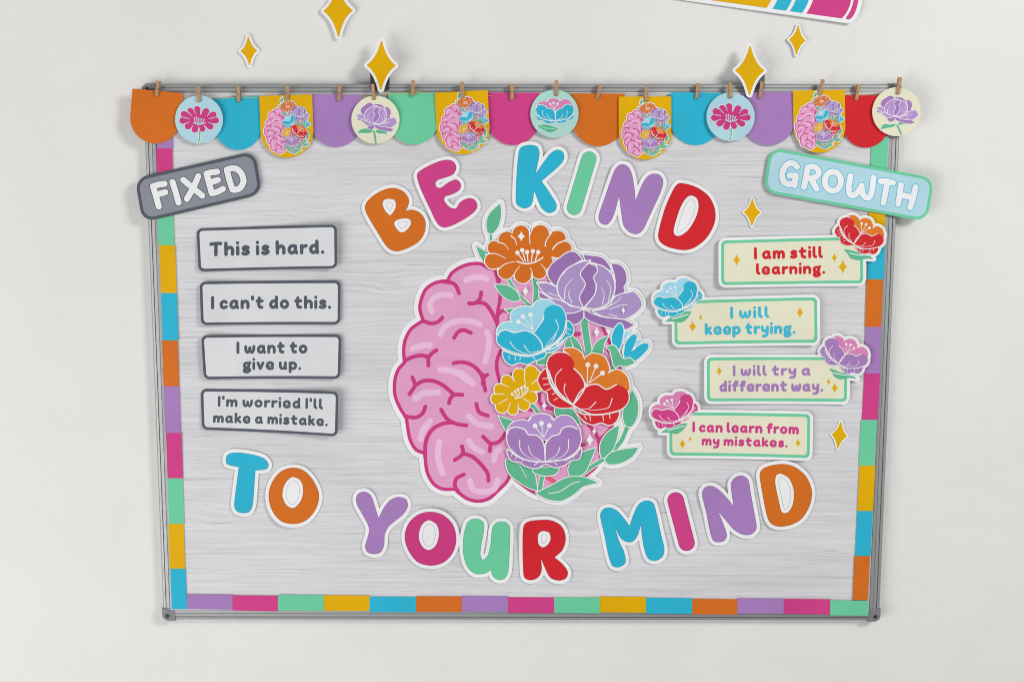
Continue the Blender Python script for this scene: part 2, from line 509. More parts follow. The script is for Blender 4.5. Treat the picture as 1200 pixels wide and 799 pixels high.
def corner(sx, sz):
    # L-shaped rounded plastic corner
    ctr = (sx*(hw-.0095), sz*(hh-.0095))
    bm = bmesh.new(); out = []
    R = .0105
    loop = []
    for k in range(9):
        t = math.pi/2*k/8
        loop.append((.0095-R+R+.0005-R*(1-math.cos(t)), R*math.sin(t)-R+.010))
    pts = [(.0100, -.0112), *[(.0100-R*(1-math.cos(math.pi/2*k/8)), .0100-R+R*math.sin(math.pi/2*k/8)) for k in range(9)], (-.0112, .0100), (-.0112, -.0102), (-.0102, -.0112)]
    fr = [bm.verts.new((sx*x, -.0166, sz*z)) for x, z in pts]
    mid = [bm.verts.new((sx*x*1.0, -.0150, sz*z)) for x, z in [(px_*1.04, pz_*1.04) for px_, pz_ in pts]]
    bk = [bm.verts.new((v.co.x, -.002, v.co.z)) for v in mid]
    n = len(pts)
    bm.faces.new(fr)
    for i in range(n):
        j = (i+1) % n
        bm.faces.new([fr[i], fr[j], mid[j], mid[i]]); bm.faces.new([mid[i], mid[j], bk[j], bk[i]])
    c = raw('corner_cap', bm, CAPM, board, (ctr[0], 0, ctr[1]))
    def disc(name, r, y, m_, dx=.0015, dz=.0015, ring=None):
        b2 = bmesh.new()
        v = [b2.verts.new((sx*dx+r*math.cos(a*math.pi/10), y, sz*dz+r*math.sin(a*math.pi/10))) for a in range(20)]
        if ring:
            w_ = [b2.verts.new((sx*dx+ring*math.cos(a*math.pi/10), y, sz*dz+ring*math.sin(a*math.pi/10))) for a in range(20)]
            z_ = [b2.verts.new((sx*dx+(r+ring)/2*math.cos(a*math.pi/10), y-.0008, sz*dz+(r+ring)/2*math.sin(a*math.pi/10))) for a in range(20)]
            for i in range(20):
                j = (i+1) % 20
                b2.faces.new([v[i], v[j], z_[j], z_[i]]); b2.faces.new([z_[i], z_[j], w_[j], w_[i]])
        else: b2.faces.new(v)
        return raw(name, b2, m_, c)
    disc('screw_hole', .0030, -.0168, DARK); disc('rim', .0048, -.0168, CAPM, ring=.0032)  # flat black disc: the shade inside the hole is painted on
for sx in (-1, 1):
    for sz in (-1, 1): corner(sx, sz)
# hanging brackets over the top rail
def bracket(px, w, zt, zb):
    x, z1 = pt(px, zt, .02); _, z0 = pt(px, zb, .02)
    bm = box_bm(-w/2, w/2, -.0185, -.0165, z0-bcz, z1-bcz)
    box_bm(-w/2, w/2, -.0165, -.001, hh+.0008, hh+.003, bm)
    box_bm(-w/2, w/2, -.004, -.0012, hh+.003, z1-bcz+.004, bm)
    bmesh.ops.translate(bm, vec=(x-bcx, 0, 0), verts=bm.verts)
    o = raw('hanging_bracket', bm, CAPM, board); return o
BRK = metal_mat('dark_bracket', (.045, .047, .05), .5, 0.0)
bracket(444.5, .029, 83, 106).data.materials[0] = BRK; bracket(885, .031, 85, 104).data.materials[0] = metal_mat('grey_bracket', (.12, .125, .13), .5, 0.0)

# ---- paper backdrop on the panel
PAPER_D = .0172
bk = Card('backing_paper', 'large sheet of paper printed with whitewashed grey wood grain covering the whiteboard', 'backing paper', 613, 400, PAPER_D)
def grid_sheet(card, c4, nx, ny, fn, mat, name):
    bm = bmesh.new(); V = []
    for j in range(ny+1):
        row = []
        for i in range(nx+1):
            s, t = i/nx, j/ny
            p = (1-t)*((1-s)*np.array(c4[0])+s*np.array(c4[1]))+t*((1-s)*np.array(c4[3])+s*np.array(c4[2]))
            u, v = card.uv(p[None])[0]
            row.append(bm.verts.new((u, -fn(s, t), v)))
        V.append(row)
    for j in range(ny):
        for i in range(nx): bm.faces.new([V[j][i], V[j][i+1], V[j+1][i+1], V[j+1][i]])
    o = card.obj(name, bm, mat)
    for f in o.data.polygons: f.use_smooth = True
    return o
rr = random.Random(5)
def ripple(s, t):
    return .0005*(math.sin(s*9+t*3)*math.sin(t*7+1)+1)*(.4+t*.6)+.00025*math.sin(s*31+t*14)*math.sin(t*22+s*5)+.00025
grid_sheet(bk, [(183, 109), (1044, 108), (1018, 716), (200, 714)], 60, 44, ripple, backdrop_mat(), 'sheet')

# ---- coloured border strips
ROOTB = {}
def border(name, label, segs, dep):
    xs = np.mean([p[0] for s in segs for p in s[1]]); ys = np.mean([p[1] for s in segs for p in s[1]])
    c = Card('border_strip', label, 'border strip', xs, ys, dep, group='coloured border strips along the edges of the board')
    for k, (col, q) in enumerate(segs):
        f = c.verts_faces([[np.array(q, float)]], .00025*(k % 3)+.0001*math.sin(k*2.1), .0003)
        c.obj('color_block', f, M(col))
def lerp(a, b, t): return a+(b-a)*t
CYC = ['purple', 'pink', 'mint', 'yellow', 'teal', 'orange']
def xleft(y): return np.interp(y, [110, 170, 269, 300, 480, 700, 716], [181, 183.3, 185.5, 186.7, 193, 201, 201.6])
def wleft(y): return np.interp(y, [110, 700], [19, 17.8])
ys = [112, 118, 174, 231, 287.5, 343.3, 398.6, 452.3, 507, 560, 613.3, 665.8, 713]
cs = ['orange', 'purple', 'pink', 'mint', 'yellow', 'teal', 'orange', 'purple', 'pink', 'mint', 'yellow', 'teal']
segs = []
for k in range(len(cs)):
    a, b = ys[k], ys[k+1]; j = .6*math.sin(k*1.7)
    segs.append((cs[k], [(xleft(a)+j, a), (xleft(a)+wleft(a)+j, a+.2), (xleft(b)+wleft(b)+j, b+.2), (xleft(b)+j, b)]))
border('left', 'strip of coloured blocks down the left edge of the board', segs, .0192)
def xright(y): return np.interp(y, [110, 170, 300, 430, 600, 700], [1024, 1021, 1016.8, 1012.6, 1004.2, 999.6])
ys = [112, 160, 216, 272, 327.3, 383, 437.5, 491.8, 545.3, 598.3, 651, 702.5]
cs = ['pink', 'mint', 'yellow', 'teal', 'orange', 'purple', 'pink', 'mint', 'yellow', 'teal', 'orange']
segs = []
for k in range(len(cs)):
    a, b = ys[k], ys[k+1]; j = .6*math.sin(k*2.3+1); wa = lerp(19.6, 18, k/11)
    segs.append((cs[k], [(xright(a)+j, a), (xright(a)+wa+j, a), (xright(b)+wa+j, b), (xright(b)+j, b)]))
border('right', 'strip of coloured blocks down the right edge of the board', segs, .0192)
xs = [219, 272.5, 325.7, 379.3, 433, 487.5, 541, 595.5, 649.5, 703, 757, 811, 864, 918.5, 973, 1017.5]
def yb(x): return np.interp(x, [219, 440, 700, 1017], [695.8, 698, 699.2, 702.6])
def yb2(x): return np.interp(x, [219, 330, 600, 1017], [713, 715.2, 717, 720])
segs = []
for k in range(15):
    a, b = xs[k], xs[k+1]; j = .8*math.sin(k*1.9)
    segs.append((CYC[k % 6], [(a, yb(a)+j), (b, yb(b)+j), (b, yb2(b)+j), (a, yb2(a)+j)]))
border('bottom', 'strip of coloured blocks running along the bottom edge of the board', segs, .0196)

# ================================================================== LETTERS
L1 = zoom(410, 160, 5.325); L2 = zoom(590, 160, 4.615); L3 = zoom(400, 550, 4.286); L4 = zoom(690, 530, 4.286); L5 = zoom(250, 515, 5.325)
S_ = 1
LET = [
 ('B', 'orange', L1, [blob((95,445),(110,405),(160,360),(235,326),(290,325),(340,350),(368,395),(360,440),(345,465,S_),(390,458),(440,480),(470,530),(465,600),(430,655),(370,692),(310,713),(270,712),(230,685),(175,600),(115,500))],
   [blob((245,388),(280,398),(288,435),(272,472),(250,492),(220,465),(203,420),(215,395)), blob((340,510),(378,520),(380,550),(355,585),(325,600),(298,585),(275,545),(290,522))],
   'large orange letter B cutout tilted left, first letter of the top row', 0),
 ('E', 'pink', L1, [blob((420,250),(430,222),(480,190),(555,157),(610,147),(648,160),(663,195),(645,235),(600,255),(548,272),(533,293),(543,318),(570,320),(620,285),(665,270),(692,300),(682,335),(640,360),(595,375),(588,400),(620,440),(660,450),(690,410),(740,386),(780,398),(794,440),(765,480),(690,530),(620,562),(580,566),(545,540),(500,450),(440,320))], [],
   'large pink letter E cutout tilted left beside the orange B', 0),
 ('K', 'teal', L2, [blob((85,78),(105,54),(150,47),(183,58),(194,95),(184,150),(173,205,S_),(210,150),(255,92),(290,73),(320,85),(327,120),(300,160),(205,242,S_),(240,290),(285,365),(280,400),(245,413),(205,385),(165,288,S_),(158,350),(143,378),(110,388),(75,370),(67,340),(72,200))], [],
   'large teal letter K cutout on the board below the mint flower circle', 0),
 ('I', 'mint', L2, [line(80, (462,122), (383,384), w1=80)], [],
   'green letter I cutout leaning right, between the teal K and the purple N', 0),
 ('N', 'purple', L2, [blob((600,185),(630,153),(668,160),(692,200),(706,270),(714,350,S_),(737,290),(767,230),(800,204),(842,208),(863,242),(850,300),(795,420),(757,500),(725,526),(683,518),(650,480),(636,400),(625,315,S_),(610,380),(587,445),(560,476),(525,467),(515,430),(555,310))], [],
   'purple letter N cutout leaning right, between the green I and the red D', 0),
 ('D', 'red', L2, [blob((930,270),(955,253),(1035,272),(1108,322),(1143,395),(1140,470),(1097,548),(1035,598),(980,613),(900,600),(850,572),(837,530),(870,400),(905,315))],
   [blob((1010,319),(1045,333),(1056,380),(1040,440),(1000,505),(955,537),(925,532),(920,500),(950,400),(980,342))],
   'large red letter D cutout leaning right, last letter of the top row', 0),
 ('T', 'teal', L5, [blob((80,130),(88,95),(130,80),(220,88),(310,113),(343,150),(335,180),(300,189),(262,190,S_),(257,260),(246,400),(228,445),(188,456),(150,445),(132,410),(143,300),(160,170,S_),(120,162),(88,152))], [],
   'large teal letter T cutout near the lower left corner of the board', 0),
 ('O', 'orange', L5, [blob((490,175),(560,190),(620,250),(658,340),(640,430),(580,500),(500,522),(420,500),(365,430),(347,340),(370,260),(420,200))],
   [blob((500,231),(545,255),(561,310),(547,380),(500,426),(455,405),(431,350),(440,290),(465,250))],
   'round orange letter O cutout beside the teal T', 0),
 ('Y', 'purple', L3, [blob((75,145),(88,118),(122,111),(150,133),(167,180),(187,245,S_),(215,190),(250,150),(290,138),(325,150),(333,185),(310,225),(240,283),(218,325),(214,380),(195,415),(160,422),(130,410),(121,380),(140,298),(110,230),(82,180))], [],
   'purple letter Y cutout at the start of the lowest word', 0),
 ('O', 'magenta', L3, [blob((445,210),(510,225),(560,275),(577,350),(557,420),(510,466),(445,480),(380,460),(335,400),(319,335),(338,270),(385,225))],
   [blob((443,252),(480,275),(491,325),(475,380),(440,404),(405,385),(388,335),(400,283),(420,260))],
   'round magenta letter O cutout between the purple Y and the mint U', 0),
 ('U', 'mint', L3, [blob((630,272),(650,250),(682,246),(712,262),(716,300),(702,380),(698,428),(710,453),(735,432),(750,375),(760,290),(785,263),(825,264),(846,290),(845,400),(838,510),(820,545),(788,551),(760,532),(753,502,S_),(718,521),(668,520),(630,480),(612,410),(615,330))], [],
   'mint green letter U cutout between the magenta O and the red R', 0),
 ('R', 'red', L3, [blob((914,290),(928,262),(970,251),(1050,252),(1105,283),(1126,340),(1112,400),(1070,440,S_),(1112,475),(1136,510),(1130,540),(1095,554),(1050,540),(1022,490),(1002,440,S_),(1005,505),(987,540),(950,553),(920,540),(914,500),(911,400))],
   [blob((1018,306),(1045,316),(1051,350),(1035,378),(1010,390),(990,372),(987,330),(997,311))],
   'red letter R cutout just left of the teal M, lower row', 0),
 ('M', 'teal', L4, [blob((58,315),(75,283),(110,277),(145,295),(180,335),(205,370,S_),(225,310),(250,260),(285,241),(320,250),(336,290),(360,400),(378,480),(370,520),(335,541),(298,530),(278,480),(268,420),(262,358,S_),(245,415),(222,445),(190,448),(160,428),(130,373,S_),(150,440),(177,500),(183,550),(155,573),(120,568),(100,520),(80,420))], [],
   'large teal letter M cutout on the right of the lower rows', 0),
 ('I', 'pink', L4, [line(82, (436,240), (491,452), w1=80)], [],
   'pink letter I cutout leaning left, beside the teal M', 0),
 ('N', 'purple', L4, [blob((568,205),(583,172),(620,167),(655,188),(700,235),(728,272,S_),(718,205),(715,150),(740,120),(775,116),(801,140),(812,200),(835,325),(841,380),(815,409),(775,411),(730,387),(680,330),(648,293,S_),(672,350),(692,410),(682,440),(650,449),(625,440),(610,400),(590,300))], [],
   'purple letter N cutout leaning left, between the pink I and the orange D', 0),
 ('D', 'orange', L4, [blob((859,105),(883,75),(960,57),(1030,70),(1090,120),(1119,190),(1110,262),(1070,330),(1010,363),(950,369),(912,352),(893,310),(868,180))],
   [blob((965,105),(1005,128),(1030,190),(1025,260),(1000,300),(970,300),(955,250),(935,150),(942,112))],
   'orange letter D cutout below the pink flower sentence card, end of the lower row', 0),
]
MLINE = M('line')
rl = random.Random(9)
for k, (ch, col, zf, body, holes, lab, _) in enumerate(LET):
    body = zf(body); holes = zf(holes) if holes else []
    a = np.vstack([p[1] for p in body]); cx, cy = (a.min(0)+a.max(0))/2
    c = Card('letter_cutout', lab, 'letter', cx, cy, .0193+rl.uniform(0, .0006), tilt=(rl.uniform(-.012, .012), rl.uniform(-.012, .012)),
             group='big coloured letter cutouts on the board', bend=(math.pi/2+rl.uniform(-.5, .5), rl.uniform(.25, 1.0), rl.uniform(-.02, .02)))
    f = Field(body, .2, holes)
    c.backing(f, 4.3, MW, line_mat=MLINE)
    c.sheet('colored_face', f.loops(0), M(col))
    # darker printed rim round the coloured face, as in the print
    L = f.loops(-.05)
    dk = paper(tuple(int(v*.82) for v in PC[col]), K, name=col+'_edge_print')
    rim = Field([('line', np.vstack([l, l[:1]]), np.full(len(l)+1, .22)) for l in L], .15, pad=1)
    c.sheet('printed_outline', rim.loops(0, .02, .02), dk)

# ================================================================== STROKE LETTERING
def ov(cx, cy, rx, ry, n=14):
    return [(cx+rx*math.sin(2*math.pi*i/n), cy+ry*math.cos(2*math.pi*i/n)) for i in range(n+1)]
BOWL = [(.46,.50),(.38,.60),(.24,.63),(.08,.52),(.01,.30),(.06,.08),(.20,0),(.36,.07),(.46,.25)]
GL = {
 'T': (.68, [[(0,.95),(.34,1),(.68,.99)], [(.35,.98),(.33,0)]]),
 'h': (.47, [[(0,1),(0,0)], [(.01,.34),(.12,.54),(.29,.62),(.43,.52),(.47,.3),(.46,0)]]),
 'i': (.0, [[(0,.6),(0,0)], [(0,1.0),(0.001,1.0)]]),
 's': (.38, [[(.37,.56),(.2,.64),(.05,.54),(.08,.39),(.28,.29),(.38,.15),(.28,.02),(.12,-.01),(.0,.05)]]),
 'a': (.54, [BOWL, [(.47,.60),(.46,.2),(.54,0)]]),
 'r': (.28, [[(0,.62),(0,0)], [(0,.32),(.1,.53),(.33,.62)]]),
 'd': (.50, [BOWL, [(.47,1),(.46,.2),(.50,0)]]),
 '.': (.0, [[(0,0.01),(.001,0.01)]]),
 'I': (.0, [[(0,1),(0,0)]]),
 'c': (.42, [[(.42,.52),(.25,.63),(.08,.52),(.01,.3),(.07,.08),(.22,0),(.42,.08)]]),
 'n': (.47, [[(0,.62),(0,0)], [(.01,.34),(.12,.54),(.29,.62),(.43,.52),(.47,.3),(.46,0)]]),
 "'": (.0, [[(0,1.02),(0,.84)]]),
 't': (.42, [[(.17,.92),(.14,.3),(.2,.05),(.38,.01)], [(0,.62),(.40,.64)]]),
 'o': (.50, [ov(.25,.31,.25,.32)]),
 'w': (.70, [[(0,.60),(.02,.2),(.14,.0),(.28,.12),(.35,.48)], [(.35,.48),(.40,.12),(.53,0),(.66,.2),(.70,.62)]]),
 'g': (.47, [ov(.21,.36,.20,.25), [(.36,.55),(.50,.66)], [(.08,.16),(.06,.02),(.24,-.02),(.44,-.08),(.46,-.26),(.26,-.38),(.04,-.34),(0,-.2),(.1,-.06)]]),
 'v': (.44, [[(0,.62),(.2,0)], [(.22,0),(.44,.62)]]),
 'e': (.50, [('thin', (.08,.26),(.46,.29)), [(.48,.32),(.46,.55),(.26,.66),(.06,.54),(.0,.28),(.08,.05),(.27,-.02),(.48,.05)]]),
 'u': (.50, [[(0,.62),(.01,.2),(.14,0),(.33,.06),(.44,.3)], [(.45,.62),(.44,.15),(.50,0)]]),
 'p': (.50, [[(0,.62),(0,-.36)], ov(.25,.31,.25,.32)]),
 'm': (.78, [[(0,.62),(0,0)], [(.01,.34),(.1,.54),(.24,.62),(.36,.52),(.39,.3),(.38,0)], [(.39,.34),(.49,.54),(.63,.62),(.75,.52),(.78,.3),(.77,0)]]),
 'k': (.42, [[(0,1),(0,0)], [(.38,.62),(.04,.27)], [(.14,.34),(.42,0)]]),
 'l': (.12, [[(0,1),(0,.14),(.13,0)]]),
 'f': (.34, [[(.38,.96),(.24,1.0),(.14,.82),(.13,0)], [(0,.6),(.34,.62)]]),
 'y': (.46, [[(0,.62),(.03,.3),(.18,.18),(.36,.28),(.44,.45)], [(.46,.62),(.44,.0),(.34,-.3),(.06,-.36)]]),
}
def text(s, x0, y0, x1, y1, cap, wt=.315):
    """baseline outer ends (x0,y0)-(x1,y1), outer capital height cap -> stroke primitives"""
    sc = cap/(1+wt); gap = wt+.05; x = 0; items = []
    for ch in s:
        if ch == ' ': x += .30; continue
        adv, st = GL[ch]; items.append((x, st)); x += adv+gap
    tot = x-gap
    r = wt/2*sc; L = math.hypot(x1-x0, y1-y0); sx = (L-2*r)/tot
    dx, dy = (x1-x0)/L, (y1-y0)/L; out = []
    for ox, st in items:
        for p in st:
            k = 1.0
            if p[0] == 'thin': p = list(p[1:]); k = .42
            q = smooth(p, False, 4) if len(p) > 2 else np.array(p, float)
            X = r+(ox+q[:, 0])*sx; Y = r+q[:, 1]*sc
            out.append(('line', np.stack([x0+X*dx+Y*dy, y0+X*dy-Y*dx], 1), np.full(len(q), r*k)))
    return out

# ================================================================== ARTWORK (flowers)
ZB = zoom(550, 230, 4.4375); ZC = zoom(620, 280, 4.4375); ZD = zoom(450, 420, 4.4375); ZE = zoom(570, 340, 4.995)
ZF = zoom(570, 450, 4.995); ZG = zoom(450, 320, 6.144); ZA = zoom(450, 230, 4.4375)
# each flower: list of (part name, colour, prims);  'white' detail lines come last
def daisy(cx, cy, petals, col):
    return [('petals', col, [line(12, (cx, cy), (x, y), w1=2*r) if False else ('line', np.array([[cx, cy], [x, y]], float), np.array([r*.45, r])) for x, y, r in petals]+[dot(cx, cy, 60 if petals[0][2] > 20 else 20)])]
ORANGE = ZB([('line', np.array([[290,312],[x,y]], float), np.array([20, r])) for x, y, r in
    ((268,195,43),(368,195,45),(452,222,42),(462,218,38),(495,272,36),(490,290,30),(195,228,44),(132,268,36),(124,335,42),(190,390,40),(278,408,43),(362,388,40),(405,345,30))]+[dot(290,312,75)])
ORANGE_L = ZB([line(5,(316,152),(312,200),(316,248),w1=3), line(6,(216,205),(238,225),(246,255),w1=2), line(6,(148,238),(180,248),(205,276),w1=2),
    line(6,(82,302),(135,298),(190,322),w1=2), line(6,(145,386),(185,352),(238,338),w1=2), line(6,(232,436),(238,395),(264,362),w1=2),
    line(6,(326,436),(328,400),(316,370),w1=2), line(6,(402,400),(392,375),(370,350),w1=2), line(6,(394,258),(402,225),(428,190),w1=4),
    line(6,(432,275),(460,245),(522,222)), line(6,(430,316),(455,322),(480,318)),
    line(7,(248,338),(290,350),(340,342),(382,318)),
    line(5,(250,293),(282,338)), line(5,(275,280),(292,338)), line(5,(300,290),(305,340)), line(5,(330,286),(322,338)), line(5,(358,290),(342,335)),
    dot(250,293,11), dot(275,280,11), dot(300,290,11), dot(330,285,11), dot(358,290,11)]+[star4(270,208,19,27)])
PEONY = [
 ('dark', ZC([blob((205,69),(240,70),(275,105,S_),(200,152),(150,215),(140,240),(112,215),(98,175),(120,130),(165,95)),
   blob((282,82,S_),(330,88),(378,97),(410,130),(428,165,S_),(350,126),(300,112)),
   blob((425,128,S_),(470,135),(500,170),(505,220),(490,250),(495,272),(450,300),(435,250),(447,210)),
   blob((312,125),(268,180),(292,235),(262,300),(283,352,S_),(335,290),(345,240),(335,200),(355,165),(330,135)),
   blob((190,386,S_),(240,382),(285,366,S_),(280,410),(240,441),(200,424)),
   blob((288,368,S_),(335,392),(400,410),(480,415),(545,446,S_),(500,468),(430,462),(330,430),(292,405)),
   blob((55,275,S_),(90,298),(110,310,S_),(80,308),(55,300))])),
 ('light', ZC([blob((318,110,S_),(260,120),(190,160),(152,220),(150,280),(180,320),(230,350),(278,353,S_),(262,300),(292,235),(266,180)),
   blob((320,132,S_),(370,137),(420,172),(446,230),(440,285),(400,342),(350,362),(295,355,S_),(335,290),(348,240),(338,200),(356,165)),
   blob((42,228,S_),(90,228),(140,248),(160,300),(210,346,S_),(150,320),(80,278)),
   blob((100,310,S_),(160,320),(215,350),(278,358,S_),(235,384),(190,384),(150,350)),
   blob((332,374,S_),(410,357),(450,300),(530,273),(562,290),(585,342),(550,385),(490,415),(410,408)),])),
]
PEONY_L = ZC([line(6,(320,110),(258,122),(190,160),(150,222),(150,280),(185,325),(235,350),(280,357)), line(5,(320,112),(266,178),(292,235),(262,300),(283,357)),
   line(5,(300,128),(340,130),(355,165),(335,200),(350,242),(338,292),(288,355)), line(6,(322,130),(375,137),(425,175),(446,232),(438,292),(400,342),(345,362),(290,358)),
   line(5,(45,230),(95,228),(145,250)), line(5,(108,306),(170,320),(220,350)), line(5,(190,386),(238,382),(285,360)), line(5,(285,360),(284,410)), line(5,(290,362),(330,372),(400,358)),
   line(5,(330,374),(360,398),(420,408),(490,416)), line(5,(440,300),(480,283),(530,274)),
   line(5,(185,310),(190,250),(225,208),w1=2), line(4,(222,330),(205,290),(212,262),w1=2), line(4,(380,340),(390,290),(375,250),w1=2), line(4,(410,320),(425,260),(400,210),w1=2),
   line(4,(100,280),(160,300),w1=2), line(4,(420,365),(470,345),(510,342),w1=2), line(4,(410,350),(455,325),(480,300),w1=2), line(4,(415,390),(460,402),w1=2),
   line(4,(190,160),(175,190),w1=2), line(6,(425,130),(440,180),(448,225))])
# tulip-like blossom, the tilted one (photo: red and cyan) and the upright one (purple)
RED_BACK = ZE([blob((452,346),(510,336),(560,370),(572,394),(620,368),(685,385),(715,440),(718,475,S_),(770,463),(820,500),(836,560),(830,585),(700,575),(600,555),(555,500),(505,440),(490,380))])
RED_FRONT = ZE([blob((366,470),(356,430),(370,390),(420,363),(480,375),(512,420),(515,458),(560,500),(575,560),(545,620),(505,660),(445,615),(395,550)),
   blob((515,662),(548,592),(600,552),(650,550),(702,576),(760,550),(820,580),(830,640),(790,690),(700,715),(620,722),(550,692))])
RED_SKIRT = ZE([blob((352,458),(315,490),(303,530),(330,580),(358,598),(368,650),(420,682),(490,682),(520,668),(440,620),(375,545)),
   blob((500,668),(540,715),(600,728),(690,724),(772,706),(760,760),(720,785),(670,770),(620,782),(570,760),(530,715))])
RED_L = ZE([line(7,(365,470),(395,550),(440,610),(500,660)), line(7,(512,455),(555,500),(576,560),(545,620),(508,665)), line(7,(508,665),(548,592),(600,553),(650,548),(702,576),(760,548)),
   line(8,(352,456),(375,545),(430,620),(505,668),(560,700),(620,724),(700,720),(780,700)),
   line(6,(565,385),(575,400),w1=4), line(6,(712,480),(745,462)),
   line(5,(440,458),(405,500),(408,560),(460,640),w1=2), line(5,(460,545),(455,590),(490,650),w1=2), line(5,(735,630),(710,685),(600,700),w1=2), line(5,(640,650),(600,688),(560,690),w1=2),
   line(4,(330,515),(358,512)), line(4,(335,550),(365,545)), line(4,(352,585),(378,570)), line(4,(395,640),(415,628)), line(4,(385,605),(400,600)),
   line(4,(570,728),(585,750)), line(4,(605,732),(608,760)), line(4,(680,728),(685,760)), line(4,(720,722),(722,745)), line(4,(540,700),(560,715)),
   line(5,(592,433),(590,545)), line(5,(641,442),(600,540)), line(5,(679,482),(600,540)), dot(593,433,14), dot(641,442,14), dot(679,482,14)])
CY_BACK = ZE([blob((62,260),(70,215),(100,190),(142,183,S_),(150,125),(200,95),(262,97,S_),(300,62),(355,55),(400,85),(360,140),(330,220),(290,270),(180,265),(90,262))])
CY_FRONT = ZE([blob((65,300),(68,250),(110,230),(162,245),(230,235),(285,262),(322,310),(326,345),(260,373),(170,362),(95,330)),
   blob((285,222),(330,170),(336,150),(345,110),(390,85),(440,102),(464,160),(452,230),(420,280),(372,322),(335,342),(300,280),(278,245))])
CY_SKIRT = ZE([blob((475,180),(506,212),(502,258),(460,278),(440,310),(400,350),(345,358),(425,300),(468,240)),
   blob((98,358),(160,378),(250,388),(345,362),(335,390),(275,413),(240,430),(190,420),(150,434),(112,410))])
CY_L = ZE([line(7,(68,262),(80,240),(115,230),(162,245),(230,234),(288,262),(324,312),(328,350)), line(7,(278,245),(330,172),(335,148)), line(7,(328,345),(380,320),(425,285),(455,235),(466,180)),
   line(8,(92,340),(160,372),(255,380),(330,352),(400,335),(450,290)),
   line(6,(150,183),(138,183)), line(5,(262,97),(280,80)),
   line(5,(138,300),(175,345),(250,375),w1=2), line(5,(220,320),(255,362),(310,350),w1=2), line(5,(405,170),(420,225),(345,325),w1=2), line(5,(408,255),(380,305),(345,330),w1=2),
   line(4,(170,388),(168,408)), line(4,(200,392),(195,405)), line(4,(130,382),(135,400)), line(4,(472,222),(492,230)), line(4,(460,245),(485,255)), line(4,(270,385),(285,400)), line(4,(410,320),(425,305)),
   line(5,(213,152),(272,225)), line(5,(258,142),(274,225)), line(5,(187,182),(268,228)), dot(213,152,13), dot(258,142,13), dot(187,182,13)])
PU_BACK = ZF([blob((125,270),(150,225),(200,207),(245,212,S_),(270,182),(320,170),(370,182),(395,208,S_),(440,180),(495,190),(530,235),(545,280),(440,300),(340,320),(220,300))])
PU_FRONT = ZF([blob((120,300),(130,262),(170,248),(225,262),(245,292),(300,300),(330,345),(342,440),(280,445),(200,420),(135,360)),
   blob((425,290),(445,255),(490,242),(530,258),(552,310),(530,380),(470,425),(400,446),(342,442),(345,350),(378,305))])
PU_SKIRT = ZF([blob((125,380),(145,440),(200,450),(225,472),(290,487),(345,462),(400,482),(462,466),(490,442),(542,430),(553,375),(500,425),(345,455),(190,425))])
PU_L = ZF([line(7,(122,290),(132,262),(170,247),(225,262),(243,290),(300,298),(335,345),(345,445)), line(7,(345,400),(345,350),(380,303),(425,288),(445,255),(490,242),(530,258)),
   line(8,(125,375),(190,422),(270,447),(345,450),(420,442),(490,425),(552,365)),
   line(6,(245,212),(262,195)), line(6,(395,208),(378,195)),
   line(5,(195,322),(200,380),(250,425),(330,445),w1=2), line(5,(245,360),(265,410),(320,440),w1=2), line(5,(480,320),(475,385),(430,425),(350,445),w1=2), line(5,(430,365),(410,410),(360,440),w1=2),
   line(4,(155,400),(145,415)), line(4,(178,415),(170,432)), line(4,(205,430),(215,445)), line(4,(470,432),(465,448)), line(4,(500,412),(512,428)), line(4,(525,395),(535,408)), line(4,(300,455),(280,470)), line(4,(400,455),(415,470)),
   line(5,(284,240),(330,305)), line(5,(322,225),(333,305)), line(5,(368,238),(338,305)), dot(284,240,14), dot(322,225,14), dot(368,238,14)])

def put_flower(card, name, groups, detail, fn=None, sw=1.0, rim=1.3, h=.2, parent=None, edge='white', dcol='white'):
    """white rim sheet + coloured parts + white print lines; returns the primitives for an outline"""
    F_ = (lambda q: q) if fn is None else (lambda q: xf(q, fn, sw))
    allp = [p for _, _, g in groups for p in F_(g)]
    base = layer(card, name, allp, edge, lvl=rim, h=h, parent=parent)
    for nm, col, g in groups:
        layer(card, nm, F_(g), col, h=h, parent=base)
    layer(card, 'printed_line', F_(detail), dcol, lvl=.06, h=min(h, .15), parent=base, minarea=.02)
    return allp

# ---------------------------------------------------------------- the big brain
SIL = [(472,424,S_),(471,411),(472.8,398),(479.5,385),(488.2,378),(493.5,375,S_),(490,362.3),(491.5,351),(497.2,338),(507,330.6),(516,327.8),(523,327.3,S_),
       (527.7,319),(536.8,312.3),(549.2,307.7),(562.7,307),(572,311.6),(583,317),(588,347),(592,380),(587,420),(588,450),(598,480),(600,510),(601,545),(597,563),(585,576),(574,585.6),(560.4,589),(547,586),(538,580),(532.5,575,S_),
       (517.6,574.4),(506.3,567.6),(498.5,553),(496,532.5,S_),(486,528),(478.4,514.6),(474.2,490,S_),(466.9,478.6),(460.8,462.8),(460.8,444.8),(465,432)]
LEFT = [('poly', smooth(SIL))]
RIGHT = [blob((585,318),(620,312),(660,320),(690,345),(706,378),(716,400),(728,430),(730,470),(719,499),(711,522),(702,545),(688,558),(660,574),(630,580),(608,567),(601,560),(597,545),(598,480),(585,400))]
